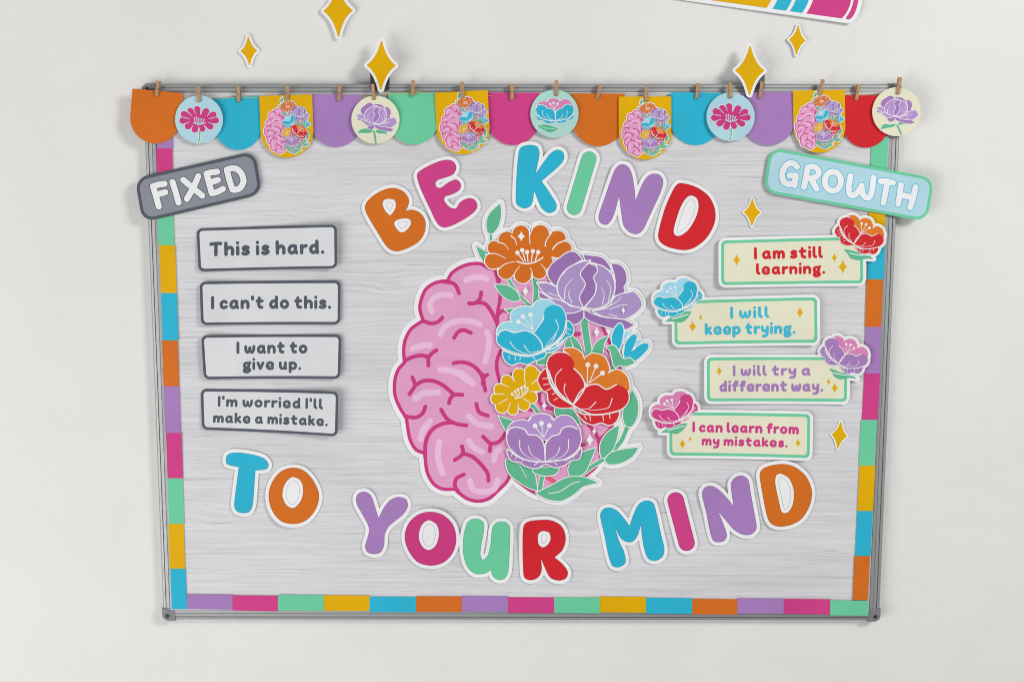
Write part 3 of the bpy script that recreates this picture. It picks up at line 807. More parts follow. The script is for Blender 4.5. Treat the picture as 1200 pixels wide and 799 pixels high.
FOLD = ZG([line(28,(430,62),(490,70),(520,95),(540,145)), line(28,(285,345),(340,362),(390,350),(420,320)), line(28,(612,218),(655,216),(690,185),(700,140)),
  line(28,(665,212),(725,220),(775,280),(815,365)), line(26,(800,-20),(826,80),(836,180),(818,290),(818,380)), line(26,(822,300),(850,272),(880,275)),
  line(26,(838,560),(812,640),(818,720),(840,800)), line(28,(505,465),(535,422),(575,410),(625,430)),
  line(28,(150,630),(210,602),(270,592),(320,600),(350,572),(378,555)), line(28,(318,600),(320,665)), line(28,(500,648),(560,640),(620,655),(670,690),(708,745),(712,800))])
FOLD += ZD([line(20,(515,85),(520,130),(527,166)), line(20,(515,112),(522,95),(538,84)), line(20,(148,98),(160,140),(132,185)), line(20,(160,142),(200,118),(250,115),(300,135),(345,170),(365,190)), line(20,(355,186),(408,188)), line(20,(362,190),(345,208),(338,232)),
  line(20,(110,300),(165,306),(200,285),(215,250)), line(20,(297,265),(330,315),(380,340),(428,347)), line(20,(214,510),(218,430),(250,370),(300,340),(350,332)),
  line(20,(480,235),(495,278),(540,297)), line(20,(515,405),(555,440),(600,430),(632,388)), line(20,(555,440),(550,480)),
  line(20,(405,455),(410,495),(368,527)), line(20,(408,492),(460,510),(510,555),(540,600),(543,635)), line(20,(415,602),(378,622),(368,658),(388,695))])
FOLD += ZE([line(26,(505,262),(540,256)), line(24,(715,350),(742,378)), line(22,(310,600),(312,655),(350,685),(395,700),(408,730))])
FOLD += ZF([line(20,(250,150),(265,152)), line(22,(552,354),(572,354)), line(22,(600,240),(640,290),(660,340),(662,385)), line(20,(665,320),(700,290),(735,245)), line(20,(480,470),(485,500))])
GLOW = ZG([line(42,(590,50),(640,32),(700,30),(738,42)), line(42,(345,275),(328,230),(360,180),(420,155),(480,160)), line(42,(405,440),(440,385),(510,350),(580,342),(640,350),(690,370)),
  line(42,(740,425),(757,480),(748,560),(728,635)), line(44,(205,545),(260,525),(330,518)), line(44,(405,695),(470,700),(540,725),(600,772))])
GLOW += ZD([line(34,(398,76),(430,98),(460,128)), line(34,(165,208),(205,180),(280,176)), line(32,(190,418),(205,370),(238,325)), line(32,(288,432),(280,515),(305,595)), line(32,(440,300),(485,338),(558,352)),
  line(32,(443,428),(465,460),(510,485)), line(32,(572,528),(580,490),(600,470)), line(32,(446,635),(465,680),(520,692),(570,680),(592,632))])
LEAVES = [
  ZB([blob((160,38,S_),(165,95),(150,158),(118,195),(95,185),(90,130),(110,85))]),
  ZB([blob((36,258,S_),(70,280),(102,300),(98,320),(80,348,S_),(52,305))]),
  ZB([blob((132,460,S_),(190,462),(240,490),(262,535),(230,545),(190,530),(155,498))]),
  ZB([blob((185,588,S_),(240,582),(268,586),(215,607))]),
  ZC([blob((330,592),(340,550),(370,520),(412,505,S_),(390,545),(378,600))]),
  ZC([blob((185,556),(215,503),(262,545),(272,600),(220,575))]),
  ZE([blob((295,430),(335,380),(410,368),(400,410),(360,432))]),
  ZF([blob((855,35,S_),(885,100),(882,190),(845,248),(808,230),(800,165),(820,95))]),
  ZF([blob((775,240,S_),(765,310),(742,375),(700,428),(672,425),(667,350),(710,280))]),
  ZF([blob((695,440),(730,400),(800,380),(890,368,S_),(850,425),(780,462),(715,466))]),
  ZF([blob((640,370,S_),(612,440),(582,505),(545,533),(490,535),(482,480),(540,410))]),
  ZF([blob((118,440),(190,465),(272,495),(290,560),(298,622,S_),(240,600),(150,540),(120,490))]),
  ZF([blob((272,500),(340,485),(422,492),(402,525),(340,533),(288,520))]),
  ZF([blob((70,184,S_),(110,198),(152,215),(135,245),(116,274,S_),(95,235))]),
  ZF([blob((404,138),(500,148),(552,232,S_),(480,218),(412,190))]),
  ZF([blob((290,635,S_),(380,590),(470,545),(560,540),(655,575,S_),(590,588),(560,600),(500,650),(430,681),(350,668))]),
  ZE([blob((700,330,S_),(745,322),(772,355),(800,400),(840,395),(866,424,S_),(820,442),(780,440),(750,447),(735,400),(722,352))]),
]
STEMS = ZB([line(12,(112,200),(112,232)), line(14,(205,435),(255,510),(318,572)), line(24,(338,418),(346,480),(342,565))])
STEMS += ZC([line(34,(286,425),(296,500),(312,600))]) + ZE([line(20,(255,655),(308,720)), line(20,(750,445),(740,458))])
STEMS += ZF([line(24,(822,256),(790,330),(745,385)), line(22,(685,440),(620,480),(555,530)), line(24,(326,538),(314,612))])
BUD = ZE([blob((783,193),(802,230),(790,310),(770,345),(742,322),(733,275),(752,220)), blob((868,256),(880,275),(850,350),(815,385),(800,370),(808,320),(840,270)), blob((946,312),(942,345),(870,410),(800,400),(860,345),(910,312))])
BUDB = ZE([blob((812,240),(832,238),(828,262),(806,288),(800,300)), blob((880,295),(905,290),(895,310),(870,330))])
YEL = ZE([('line', np.array([[190,590],[x,y]], float), np.array([14, r])) for x, y, r in
   ((120,528,32),(192,492,36),(260,476,36),(285,495,32),(78,578,32),(62,632,34),(92,678,36),(155,692,32),(220,668,32),(262,625,34),(292,560,32),(300,520,30))]+[dot(190,590,62)])
YEL_L = ZE([line(5,(152,500),(165,530),w1=3), line(5,(225,470),(222,520),(232,545),w1=3), line(5,(85,545),(130,562),w1=3), line(5,(50,605),(105,605),w1=3), line(5,(75,660),(125,630),w1=3), line(5,(125,700),(140,655),w1=3),
   line(5,(187,705),(185,660),w1=3), line(5,(248,650),(215,630),w1=3), line(5,(300,590),(255,590),w1=3), line(5,(295,520),(262,548),w1=3),
   line(6,(168,632),(205,620),(246,580)), line(5,(150,605),(180,625)), line(5,(168,590),(188,620)), line(5,(185,578),(196,612)), line(5,(205,568),(212,605)), line(5,(225,558),(226,595)),
   dot(150,605,8), dot(168,590,8), dot(185,578,8), dot(205,568,8), dot(225,558,8), dot(240,572,6)])
SPARK = ZB([star4(292,492,17,28)])+ZE([star4(645,242,18,34), star4(800,116,13,22), star4(338,672,17,26)])+ZF([star4(605,322,24,38), star4(630,272,13,22)])
VEINS = ZF([line(4,(195,470),(235,545)), line(5,(365,637),(430,625),(500,580),(545,568))])+ZC([line(4,(215,520),(228,560))])+ZE([line(4,(490,285),(520,350))])

brain = Card('brain_and_flowers_cutout', 'large paper cutout of a pink brain half filled with colourful flowers and leaves', 'cutout', 600, 440, .0193)
allp = LEFT+RIGHT+[p for l in LEAVES for p in l]+STEMS+BUD+YEL+ORANGE+RED_BACK+RED_FRONT+RED_SKIRT+PEONY[0][1]+PEONY[1][1]
bf = Field(allp, .4, pad=7.5)
brain.backing(bf, 5.3, MW, thick=.0009)
def inset(card, name, prims, color, d, h=.3):
    f = Field(prims, h, pad=2); return card.sheet(name, f.loops(d), M(color))
uni = Field(LEFT+RIGHT+[poly((570, 330), (612, 330), (612, 552), (575, 552))], .3, pad=2)
whole = brain.sheet('brain_outline', uni.loops(0), M('magenta'))
brain.sheet('pink_fill', uni.loops(-4.1), M('brain'), parent=whole)
pieces(brain, 'highlight', GLOW, 'brainlight', h=.25, parent=whole)
pieces(brain, 'fold_line', FOLD, 'magenta', h=.25, parent=whole)
layer(brain, 'fold_line', ZF([line(26, (358,545), (398,572))]), 'coral', parent=whole)
pieces(brain, 'stem_rim', STEMS, 'white', lvl=1.0)
pieces(brain, 'stem', STEMS, 'leaf')
leaf_first = LEAVES[:]
for i, l in enumerate(LEAVES):
    if i == 16: continue
    e = layer(brain, 'leaf', l, 'leaf'); 
    e.location.y = 0
    r = Field(l, .2, pad=3); brain.sheet('leaf_rim', r.loops(1.1), MW, w=brain.top-LAY*.5, parent=e)
layer(brain, 'leaf_vein', VEINS, 'white', h=.15, minarea=.02)
put_flower(brain, 'orange_daisy', [('petals', 'orange', ORANGE)], ORANGE_L)
put_flower(brain, 'purple_peony', [('dark_petals', 'dlav', PEONY[0][1]), ('light_petals', 'lav', PEONY[1][1])], PEONY_L)
bud = put_flower(brain, 'blue_bud', [('petals', 'teal', BUD), ('inner_petals', 'paleaqua', BUDB)], ZE([line(5,(800,300),(806,322),(800,372)), line(5,(850,350),(870,340))]))
layer(brain, 'calyx', LEAVES[16], 'white', lvl=1.1); layer(brain, 'calyx', LEAVES[16], 'leaf')
put_flower(brain, 'cyan_blossom', [('back_petals', 'paleaqua', CY_BACK), ('skirt_petals', 'teal', CY_SKIRT), ('front_petals', 'teal', CY_FRONT)], CY_L)
put_flower(brain, 'yellow_daisy', [('petals', 'yellow', YEL)], YEL_L)
put_flower(brain, 'red_blossom', [('back_petals', 'amber', RED_BACK), ('skirt_petals', 'brightred', RED_SKIRT), ('front_petals', 'brightred', RED_FRONT)], RED_L)
put_flower(brain, 'purple_blossom', [('back_petals', 'lilac', PU_BACK), ('skirt_petals', 'purple', PU_SKIRT), ('front_petals', 'purple', PU_FRONT)], PU_L)
pieces(brain, 'sparkle', SPARK, 'white', h=.15)
layer(brain, 'sheet_seam', [line(.22, (476, 421.2), (500, 421.6), (545, 420.6), w1=.12)], 'dlav', h=.1, minarea=.01, tol=.01)
for o in brain.root.children_recursive:            # keep thing > part > sub-part tidy
    pass

# small printed copy of the same artwork: one shared mesh
def merged_art(card, name):
    me = bpy.data.meshes.new(name); V = []; Fc = []; mi = []; mats = []
    for o in card.root.children_recursive:
        if o.type != 'MESH' or 'seam' in o.name: continue
        mm = o.data.materials[0]
        if mm not in mats: mats.append(mm)
        b = len(V)
        for v in o.data.vertices: V.append(tuple(v.co))
        for p in o.data.polygons:
            Fc.append([b+i for i in p.vertices]); mi.append(mats.index(mm))
    me.from_pydata(V, [], Fc)
    for mm in mats: me.materials.append(mm)
    me.polygons.foreach_set('material_index', mi); me.update()
    return me
ART = merged_art(brain, 'printed_brain')
ART_BB = (454, 236, 762, 594)

# ================================================================== SENTENCE CARDS
def sentence_grey(label, q, lines, tilt, bend=None):
    cx, cy = np.mean([p[0] for p in q]), np.mean([p[1] for p in q])
    c = Card('sentence_card', label, 'sign', cx, cy, .0200, group='grey sentence cards on the left of the board', tilt=tilt, bend=bend)
    f = Field([quad(q, 6.5)], .2, pad=2)
    c.sheet('card', f.loops(0), M('slate'), thick=.0009)
    c.sheet('face_panel', Field([quad(q, 4.0, 3.1)], .2, pad=2).loops(0), M('palegrey'))
    for t in lines:
        layer(c, 'printed_words', text(*t), 'slate', h=.1, tol=.015)
sentence_grey('grey bordered card reading This is hard, top of the left column',
   [(230.3,267.8),(395.8,262.6),(395.8,314),(233.3,318)], [("This is hard.", 245.7,300.6,381,297.2,17.0)], (.01, -.02), (0.5, .55, -.03))
sentence_grey("grey bordered card reading I can't do this, second in the left column",
   [(234.6,329.8),(399.3,328.5),(399.0,379.8),(236.5,380.5)], [("I can't do this.", 247.8,362.2,388.3,361.8,15.6)], (.006, -.015), (0.0, .3, .02))
sentence_grey('grey bordered card reading I want to give up, third in the left column',
   [(236.5,392.2),(400.3,391.6),(399.3,443),(239.7,443.8)], [("I want to", 277.3,414.6,360.5,414,14.6), ("give up.", 284.8,433.2,353.2,433.2,13.8)], (.008, -.03), (-0.3, .45, .01))
sentence_grey("grey bordered card reading I'm worried I'll make a mistake, bottom of the left column",
   [(235,455.7),(397.7,457),(396.5,509.6),(237,503)], [("I'm worried I'll", 255.1,476.6,379.2,478.4,12.8), ("make a mistake.", 249.7,495.2,384.9,498,12.4)], (.012, -.025), (0.25, .45, -.045))

def bbmap(src, dst, mirror=False):
    (x0, y0, x1, y1), (a0, b0, a1, b1) = src, dst
    sx, sy = (a1-a0)/(x1-x0), (b1-b0)/(y1-y0)
    return (lambda q: np.stack([a0+(q[:, 0]-x0)*sx, b0+(q[:, 1]-y0)*sy], 1)), (sx+sy)/2
def pbb(prims):
    lo = np.min([p[1].min(0)-(p[2].max() if p[0] == 'line' else 0) for p in prims], 0); hi = np.max([p[1].max(0)+(p[2].max() if p[0] == 'line' else 0) for p in prims], 0)
    return (*lo, *hi)
RED_ALL = RED_BACK+RED_FRONT+RED_SKIRT; CY_ALL = CY_BACK+CY_FRONT+CY_SKIRT; PU_ALL = PU_BACK+PU_FRONT+PU_SKIRT; PE_ALL = PEONY[0][1]+PEONY[1][1]

def sentence_cream(label, q, lines, col, kind, fbb, cols, leaf, leafline, stars, tilt, bend):
    cx, cy = np.mean([p[0] for p in q]), np.mean([p[1] for p in q])
    c = Card('sentence_card', label, 'sign', cx, cy, .0210, group='cream sentence cards with a flower on the right of the board', tilt=tilt, bend=bend)
    src, groups, det = ((RED_ALL, (RED_BACK, RED_SKIRT, RED_FRONT), RED_L) if kind == 'r' else (CY_ALL, (CY_BACK, CY_SKIRT, CY_FRONT), CY_L))
    fn, sw = bbmap(pbb(src), fbb)
    fl = xf(src, fn, sw)
    body = [quad(q, 5.5)]
    f = Field(body+fl+leaf, .2, pad=6)
    c.backing(f, 3.2, MW)
    c.sheet('green_border', Field(body, .2, pad=2).loops(0), M('mint'))
    c.sheet('cream_panel', Field([quad(q, 3.6, 3.4)], .2, pad=2).loops(0), M('cream'))
    pieces(c, 'sparkle', [star4(x, y, hh_*.62, hh_) for x, y, hh_ in stars], 'yellow', h=.1, tol=.015)
    for t in lines:
        layer(c, 'printed_words', text(*t), col, h=.1, tol=.015)
    layer(c, 'leaf', leaf, 'leaf', h=.15)
    layer(c, 'leaf_vein', leafline, 'white', h=.1, minarea=.02)
    put_flower(c, 'flower', [('back_petals', cols[0], groups[0]), ('skirt_petals', cols[1], groups[1]), ('front_petals', cols[1], groups[2])], det, fn, sw, rim=.75, h=.14)
def zs(x0, y0):
    s = 5.4545
    return (lambda *b: tuple(((x0 if i % 2 == 0 else y0)+v/s) for i, v in enumerate(b))), (lambda l: [(x0+x/s, y0+y/s, r/s) for x, y, r in l]), zoom(x0, y0, s), s
def tl(z, s, word, x0, y0, x1, y1, cap):
    a = z(x0, y0, x1, y1); return (word, a[0], a[1], a[2], a[3], cap/s)
z, zl, zz, s = zs(830, 240)
sentence_cream('cream card with a red and orange flower reading I am still learning', [(844.7,281.8),(1010.6,277.6),(1011,331.7),(844.7,333.7)],
   [tl(z, s, "I am still", 292,349,732,341,78), tl(z, s, "learning.", 305,447,746,441,74)], 'red', 'r', z(808,65,1118,314), ('amber','brightred'),
   zz([blob((865,284,S_),(900,288),(945,300),(985,312),(1020,322),(1052,344,S_),(1000,344),(955,353),(910,342),(893,318))]), zz([line(6,(900,308),(950,318),(1040,322))]),
   zl([(180,352,38),(805,338,30),(858,395,46)]), (.006, -.015), (0.15, .28, .02))
z, zl, zz, s = zs(755, 320)
sentence_cream('cream card with a cyan flower reading I will keep trying', [(789.8,352.6),(956.7,347.9),(956.9,400.7),(790.4,403.6)],
   [tl(z, s, "I will", 550,291,798,286,76), tl(z, s, "keep trying.", 387,395,964,386,76)], 'kblue', 'c', z(60,32,368,278), ('paleaqua','teal'),
   zz([blob((130,308,S_),(185,272),(240,262),(255,246),(302,244,S_),(275,288),(235,314),(190,308))]), zz([line(6,(175,292),(220,280),(280,262))]),
   zl([(308,340,38),(360,282,20),(992,250,36)]), (-.004, -.012), (-0.1, .3, -.03))
z, zl, zz, s = zs(810, 385)
sentence_cream('cream card with a purple flower reading I will try a different way', [(828,418.4),(992.4,418.4),(992,470.3),(828,469.5)],
   [tl(z, s, "I will try a", 265,303,762,300,70), tl(z, s, "different way.", 178,402,842,402,72)], 'purple', 'r', z(824,45,1126,284), ('rose','purple'),
   zz([blob((878,252,S_),(915,262),(950,278),(1000,285),(1058,318,S_),(1000,312),(955,322),(915,306),(898,275))]), zz([line(6,(905,280),(950,290),(1040,298))]),
   zl([(178,270,30),(877,338,22),(915,378,34)]), (.004, -.012), (0.1, .25, .02))
z, zl, zz, s = zs(750, 450)
sentence_cream('cream card with a pink flower reading I can learn from my mistakes', [(783.9,482.4),(949.3,484.8),(948.2,536),(784.3,532.7)],
   [tl(z, s, "I can learn from", 333,305,1013,319,68), tl(z, s, "my mistakes.", 393,390,942,403,62)], 'pink', 'c', z(70,42,368,278), ('rose','pink'),
   zz([blob((128,304,S_),(185,274),(240,262),(255,250),(302,248,S_),(275,288),(235,314),(190,306))]), zz([line(6,(175,292),(220,280),(280,264))]),
   zl([(270,380,33),(319,348,18),(1008,373,28)]), (-.006, -.008), (-0.15, .28, 0))

# ================================================================== FIXED / GROWTH plaques
def plaque(label, q, rim, face, lw, letters, edge_col, tilt, r=15, bd=3.7):
    cx, cy = np.mean([p[0] for p in q]), np.mean([p[1] for p in q])
    c = Card('word_plaque', label, 'sign', cx, cy, .0224, tilt=tilt)
    c.sheet('card', Field([quad(q, r)], .2, pad=2).loops(0), M(rim), thick=.0009)
    c.sheet('face_panel', Field([quad(q, r-bd, bd)], .2, pad=2).loops(0), M(face))
    f = Field(letters, .1, pad=2.5)
    c.sheet('letter_outline', f.loops(.85, .015), M(edge_col))
    c.sheet('printed_words', f.loops(0, .015), M('white'))
ZX = zoom(150, 160, 7.0588); w = 50
plaque('dark grey plaque with the white word FIXED, overlapping the left frame rail', [(157.6,209),(298.6,177.0),(307.4,227.7),(166.8,260.8)], 'slate', 'grey', w,
   ZX([line(w,(206,412),(230,490),(254,580)), line(w,(206,412),(250,400),(302,392)), line(w,(228,482),(262,475),(308,462)), line(w,(368,378),(394,460),(418,547)),
       line(w,(458,360),(535,425),(615,490)), line(w,(582,330),(540,425),(488,516)), line(w,(650,308),(672,390),(694,470)), line(w,(650,308),(690,298),(738,292)), line(w,(672,382),(710,372),(744,360)), line(w,(694,470),(740,458),(786,434)),
       line(w,(818,276),(838,355),(866,440)), line(w,(818,276),(860,264),(905,272),(940,310),(957,370),(930,425),(895,440),(866,440))]),
   'slate', (.01, .0))
ZR = zoom(890, 160, 5.714); w = 39
plaque('light blue plaque with the white word GROWTH, overlapping the right frame rail', [(902.2,172.6),(1095.3,209),(1086.4,260),(894.2,225.2)], 'mint', 'lightblue', w,
   ZR([line(w,(250,204),(232,184),(200,180),(168,205),(152,250),(160,300),(190,320),(222,316),(240,290),(242,262)), line(w,(200,262),(225,262),(242,266)), line(w,(242,266),(234,328)),
       line(w,(322,208),(310,275),(298,338)), line(w,(322,208),(350,202),(382,212),(396,240),(382,268),(345,280),(318,280)), line(w,(345,282),(362,315),(382,350)),
       line(w,*[(491+54*math.sin(a)*1.0, 300-64*math.cos(a)) for a in np.linspace(0, 2*math.pi, 13)]),
       line(w,(610,264),(600,320),(598,370),(613,394),(640,390),(665,362),(684,330)), line(w,(684,330),(690,380),(710,408),(735,408),(752,372),(764,276)),
       line(w,(812,300),(845,300),(895,310)), line(w,(856,305),(845,370),(830,445)), line(w,(948,326),(940,390),(930,452)), line(w,(1046,340),(1030,410),(1010,475)), line(w,(940,392),(985,400),(1030,412))]),
   'sky2', (-.01, .0), bd=3.4)

# ================================================================== STARS
def star_card(cx, cy, hx, hy, rot, dep, label, border=3.0, rnd=.5, tilt=(0, 0)):
    c = Card('star_cutout', label, 'star', cx, cy, dep, group='yellow four-pointed star cutouts', tilt=tilt)
    st = star4(cx, cy, hx-rnd, hy-rnd, rot)
    f = Field([st], .15, pad=6)
    c.backing(f, border+rnd, MW)
    c.sheet('colored_face', f.loops(rnd), M('yellow'))
R_ = math.radians
star_card(291.7,60,9.8,17.2,R_(-2.5),.003,'small yellow star on the wall above the blue daisy circle, furthest left', 2.6)
star_card(396.2,13,17,30.5,R_(-1),.006,'large yellow star cut by the top edge of the picture', 3.2,.9,(.03,0))
star_card(446.7,77,17,28.6,R_(0.8),.0262,'large yellow star overlapping the top rail above the first cream peony circle', 3.0,1.0,(.0,.0))
star_card(878.6,83,17,28.6,R_(0.8),.0262,'large yellow star overlapping the top rail above the right daisy circle', 3.0,1.0,(-.0,0))
star_card(934.3,47.4,10,17.6,R_(4),.004,'small yellow star on the wall below the pencil cutout', 1.8)
star_card(881.4,249,10,16.6,R_(1),.0196,'small yellow star on the board between the red D and the GROWTH plaque', 1.7)
star_card(983.6,509.7,9.3,16.6,R_(7),.0198,'small yellow star on the board beside the pink flower card', 1.7)

# ================================================================== PENCIL
E0 = np.array([989.5, 22.5]); ub = np.array([-.9902, -.1400]); vb = np.array([.1400, -.9902])
def pl(u, v): return E0+ub*u+vb*v
pc = Card('pencil_cutout', 'big yellow pencil cutout with a pink eraser at the top of the wall', 'cutout', 960, 0, .006, tilt=(.012, 0))
PW = 46
def band(u0, u1): return poly(pl(u0, 0), pl(u1, 0), pl(u1, PW), pl(u0, PW))
body = band(0, 230)
er = oval(*pl(-4, PW/2), 9, PW/2+.3, math.atan2(-.14, -.99)+0)
tip = poly(pl(229, 0), pl(292, PW/2), pl(229, PW))
pf = Field([body, er, tip], .3, pad=7); pc.backing(pf, 4.6, MW)
def pband(nm, u0, u1, col, bow=6):
    P = []
    for k in range(13): t = k/12; P.append(pl(u0-bow*4*t*(1-t), PW*t))
    for k in range(13): t = 1-k/12; P.append(pl(u1-bow*4*t*(1-t), PW*t))
    pc.sheet(nm, [np.array(P)], M(col))
pc.sheet('eraser_end', Field([er], .2, pad=2).loops(0), M('pink'))
pc.sheet('eraser_rim', Field([('line', np.array([pl(1-7*4*t*(1-t), PW*t) for t in np.linspace(0, 1, 13)]), np.full(13, 1.4))], .2, pad=2).loops(0), MW)
pband('eraser', 3, 45, 'pink'); pband('ferrule', 50, 64.5, 'teal'); pband('ferrule', 69, 85, 'teal'); pband('shaft', 92, 226, 'yellow')
pc.sheet('wood_tip', [np.array([pl(232, 3), pl(268, PW*.38), pl(268, PW*.62), pl(232, PW-3)])], M('cream'))
pc.sheet('lead', [np.array([pl(271, PW*.40), pl(286, PW/2), pl(271, PW*.60)])], M('slate'))

# ================================================================== BUNTING
DB = .0216
def scallop(x0, x1, yt0, yt1, ybot):
    """flag with straight sides and a round foot"""
    w_ = (x1-x0); cx = (x0+x1)/2; ang = math.atan2(yt1-yt0, x1-x0)
    H = ybot-(yt0+yt1)/2; r = w_/2; ry = min(r*1.0, H*.62)
    pts = [(-r, 0), (r, 0)]
    pts += [(r*1.0, H-ry)]
    for k in range(1, 24):
        a = math.pi*k/24
        pts.append((r*math.cos(a), H-ry+ry*math.sin(a)))
    pts.append((-r, H-ry))
    c, s = math.cos(ang), math.sin(ang); cy = (yt0+yt1)/2
    return np.array([(cx+x*c-y*s, cy+x*s+y*c) for x, y in pts])
FLAGS = [
 (155.5,215,104,109.5,168.5,'orange','orange scalloped flag at the left end of the bunting',0),
 (250,303.8,115.5,112.3,176,'teal','teal scalloped flag between the left daisy circle and the first yellow brain flag',0),
 (303.8,366,112.8,111,185,'yellow','yellow flag with a small brain print, furthest left of the brain flags',1),
 (365,423.5,110.5,111.5,172.5,'purple','purple scalloped flag left of the first cream peony circle',0),
 (455,514,109,109,169.5,'mint','mint green scalloped flag right of the first cream peony circle',0),
 (509.3,571.5,109,105.8,181,'yellow','yellow flag with a small brain print, above the gap between the words BE and KIND',1),
 (571.5,631.5,108.8,109,170.3,'pink','pink scalloped flag above the teal K',0),
 (670.5,732,109.8,110,171.5,'orange','orange scalloped flag right of the mint flower circle',0),
 (725,786.5,113.5,113.2,187.3,'yellow','yellow flag with a small brain print, above the purple N of the top row',1),
 (785.5,846,108.3,109,170.3,'teal','teal scalloped flag left of the right daisy circle',0),
 (870,930,109,107.8,170.7,'purple','purple scalloped flag right of the right daisy circle',0),
 (929,990,106.5,105.3,179.3,'yellow','yellow flag with a small brain print, above the GROWTH plaque',1),
 (988,1041,112,112,173.3,'red','red scalloped flag left of the last cream peony circle',0)]
ARTB = {2: (308.8,115,363.8,179.5), 5: (515,110,572,176), 8: (728,117,784.8,182.2), 11: (931,108.5,988.3,174)}
rf = random.Random(3)
for k, (x0, x1, a, b, yb_, col, lab, art) in enumerate(FLAGS):
    P = scallop(x0, x1, a, b, yb_)
    cx, cy = (x0+x1)/2, (a+b)/2+28
    d = DB+(.0030 if art else 0)
    bend = None if art else (rf.uniform(-.5, .5), rf.uniform(-.5, 1.4), rf.uniform(-.01, .01))
    c = Card('bunting_flag', lab, 'bunting flag', cx, cy, d, group='paper flags pegged to the bunting string', tilt=(rf.uniform(-.03, .03), rf.uniform(-.02, .05)), bend=bend)
    fo = c.sheet('paper_flag', [P], M(col), thick=.0004)
    if art:
        ax0, ay0, ax1, ay1 = ARTB[k]
        o = bpy.data.objects.new('printed_brain', ART); COL.objects.link(o); o.parent = c.root
        sx = (ax1-ax0)/(ART_BB[2]-ART_BB[0]); sy = (ay1-ay0)/(ART_BB[3]-ART_BB[1])
        # anchor of the art is (600,440)
        pxa = ax0+(600-ART_BB[0])*sx; pya = ay0+(440-ART_BB[1])*sy
        u, v = c.uv(np.array([[pxa, pya]]))[0]
        kx = sx; o.scale = (sx, .45, sy)
        n = Vector((c.tilt[0], 0, c.tilt[1]))
        o.location = (u, -(c.depth(u, v)+.0007), v)
        o.rotation_euler = (c.tilt[1], 0, -c.tilt[0]) if False else (math.atan(c.tilt[1]), 0, -math.atan(c.tilt[0]))
def pink_daisy(dx, dy):
    Z1 = zoom(150+dx, 80+dy, 7.99)
    pet = ((648,388,36),(732,408,36),(800,438,34),(822,490,34),(772,548,32),(697,570,31),(625,575,34),(560,545,34),(512,492,35),(524,432,34),(585,402,33))
    P = Z1([('line', np.array([[668,485],[x,y]], float), np.array([10, r*.9])) for x, y, r in pet]+[dot(668,485,48)])
    Dt = Z1([line(9,(615,512),(665,528),(725,510)), line(7,(622,470),(630,515)), line(7,(642,460),(648,520)), line(7,(662,472),(665,520)), line(7,(686,478),(684,520)), line(7,(710,482),(700,515)),
             dot(622,470,7), dot(642,462,7), dot(662,474,7), dot(686,478,7), dot(710,484,7),
             line(9,(690,360),(690,425),w1=5), line(8,(770,405),(745,450),w1=4), line(8,(815,460),(760,475),w1=4), line(8,(805,525),(755,510),w1=4), line(8,(738,572),(715,535),w1=4),
             line(8,(660,610),(664,550),w1=4), line(8,(590,575),(605,540),w1=4), line(8,(530,522),(575,505),w1=4), line(8,(520,462),(575,475),w1=4), line(8,(555,405),(600,450),w1=4), line(8,(615,375),(632,430),w1=4)])
    St = Z1([line(16,(672,596),(670,650),(655,702))])
    return P, Dt, St
CIRC = [(233.2,140.3,28.2,'lightblue','daisy','pale blue circle with a magenta daisy near the left end of the bunting'),
        (440,140.6,28.2,'cream','peony','cream circle with a purple peony between the purple and mint flags'),
        (649.8,133.6,28.3,'mintpale','tulip','pale mint circle with a cyan and pink blossom between the pink and orange flags'),
        (856.2,137,28.3,'lightblue','daisy','pale blue circle with a magenta daisy between the teal and purple flags'),
        (1050.7,131.2,28.6,'cream','peony','cream circle with a purple peony at the right end of the bunting')]
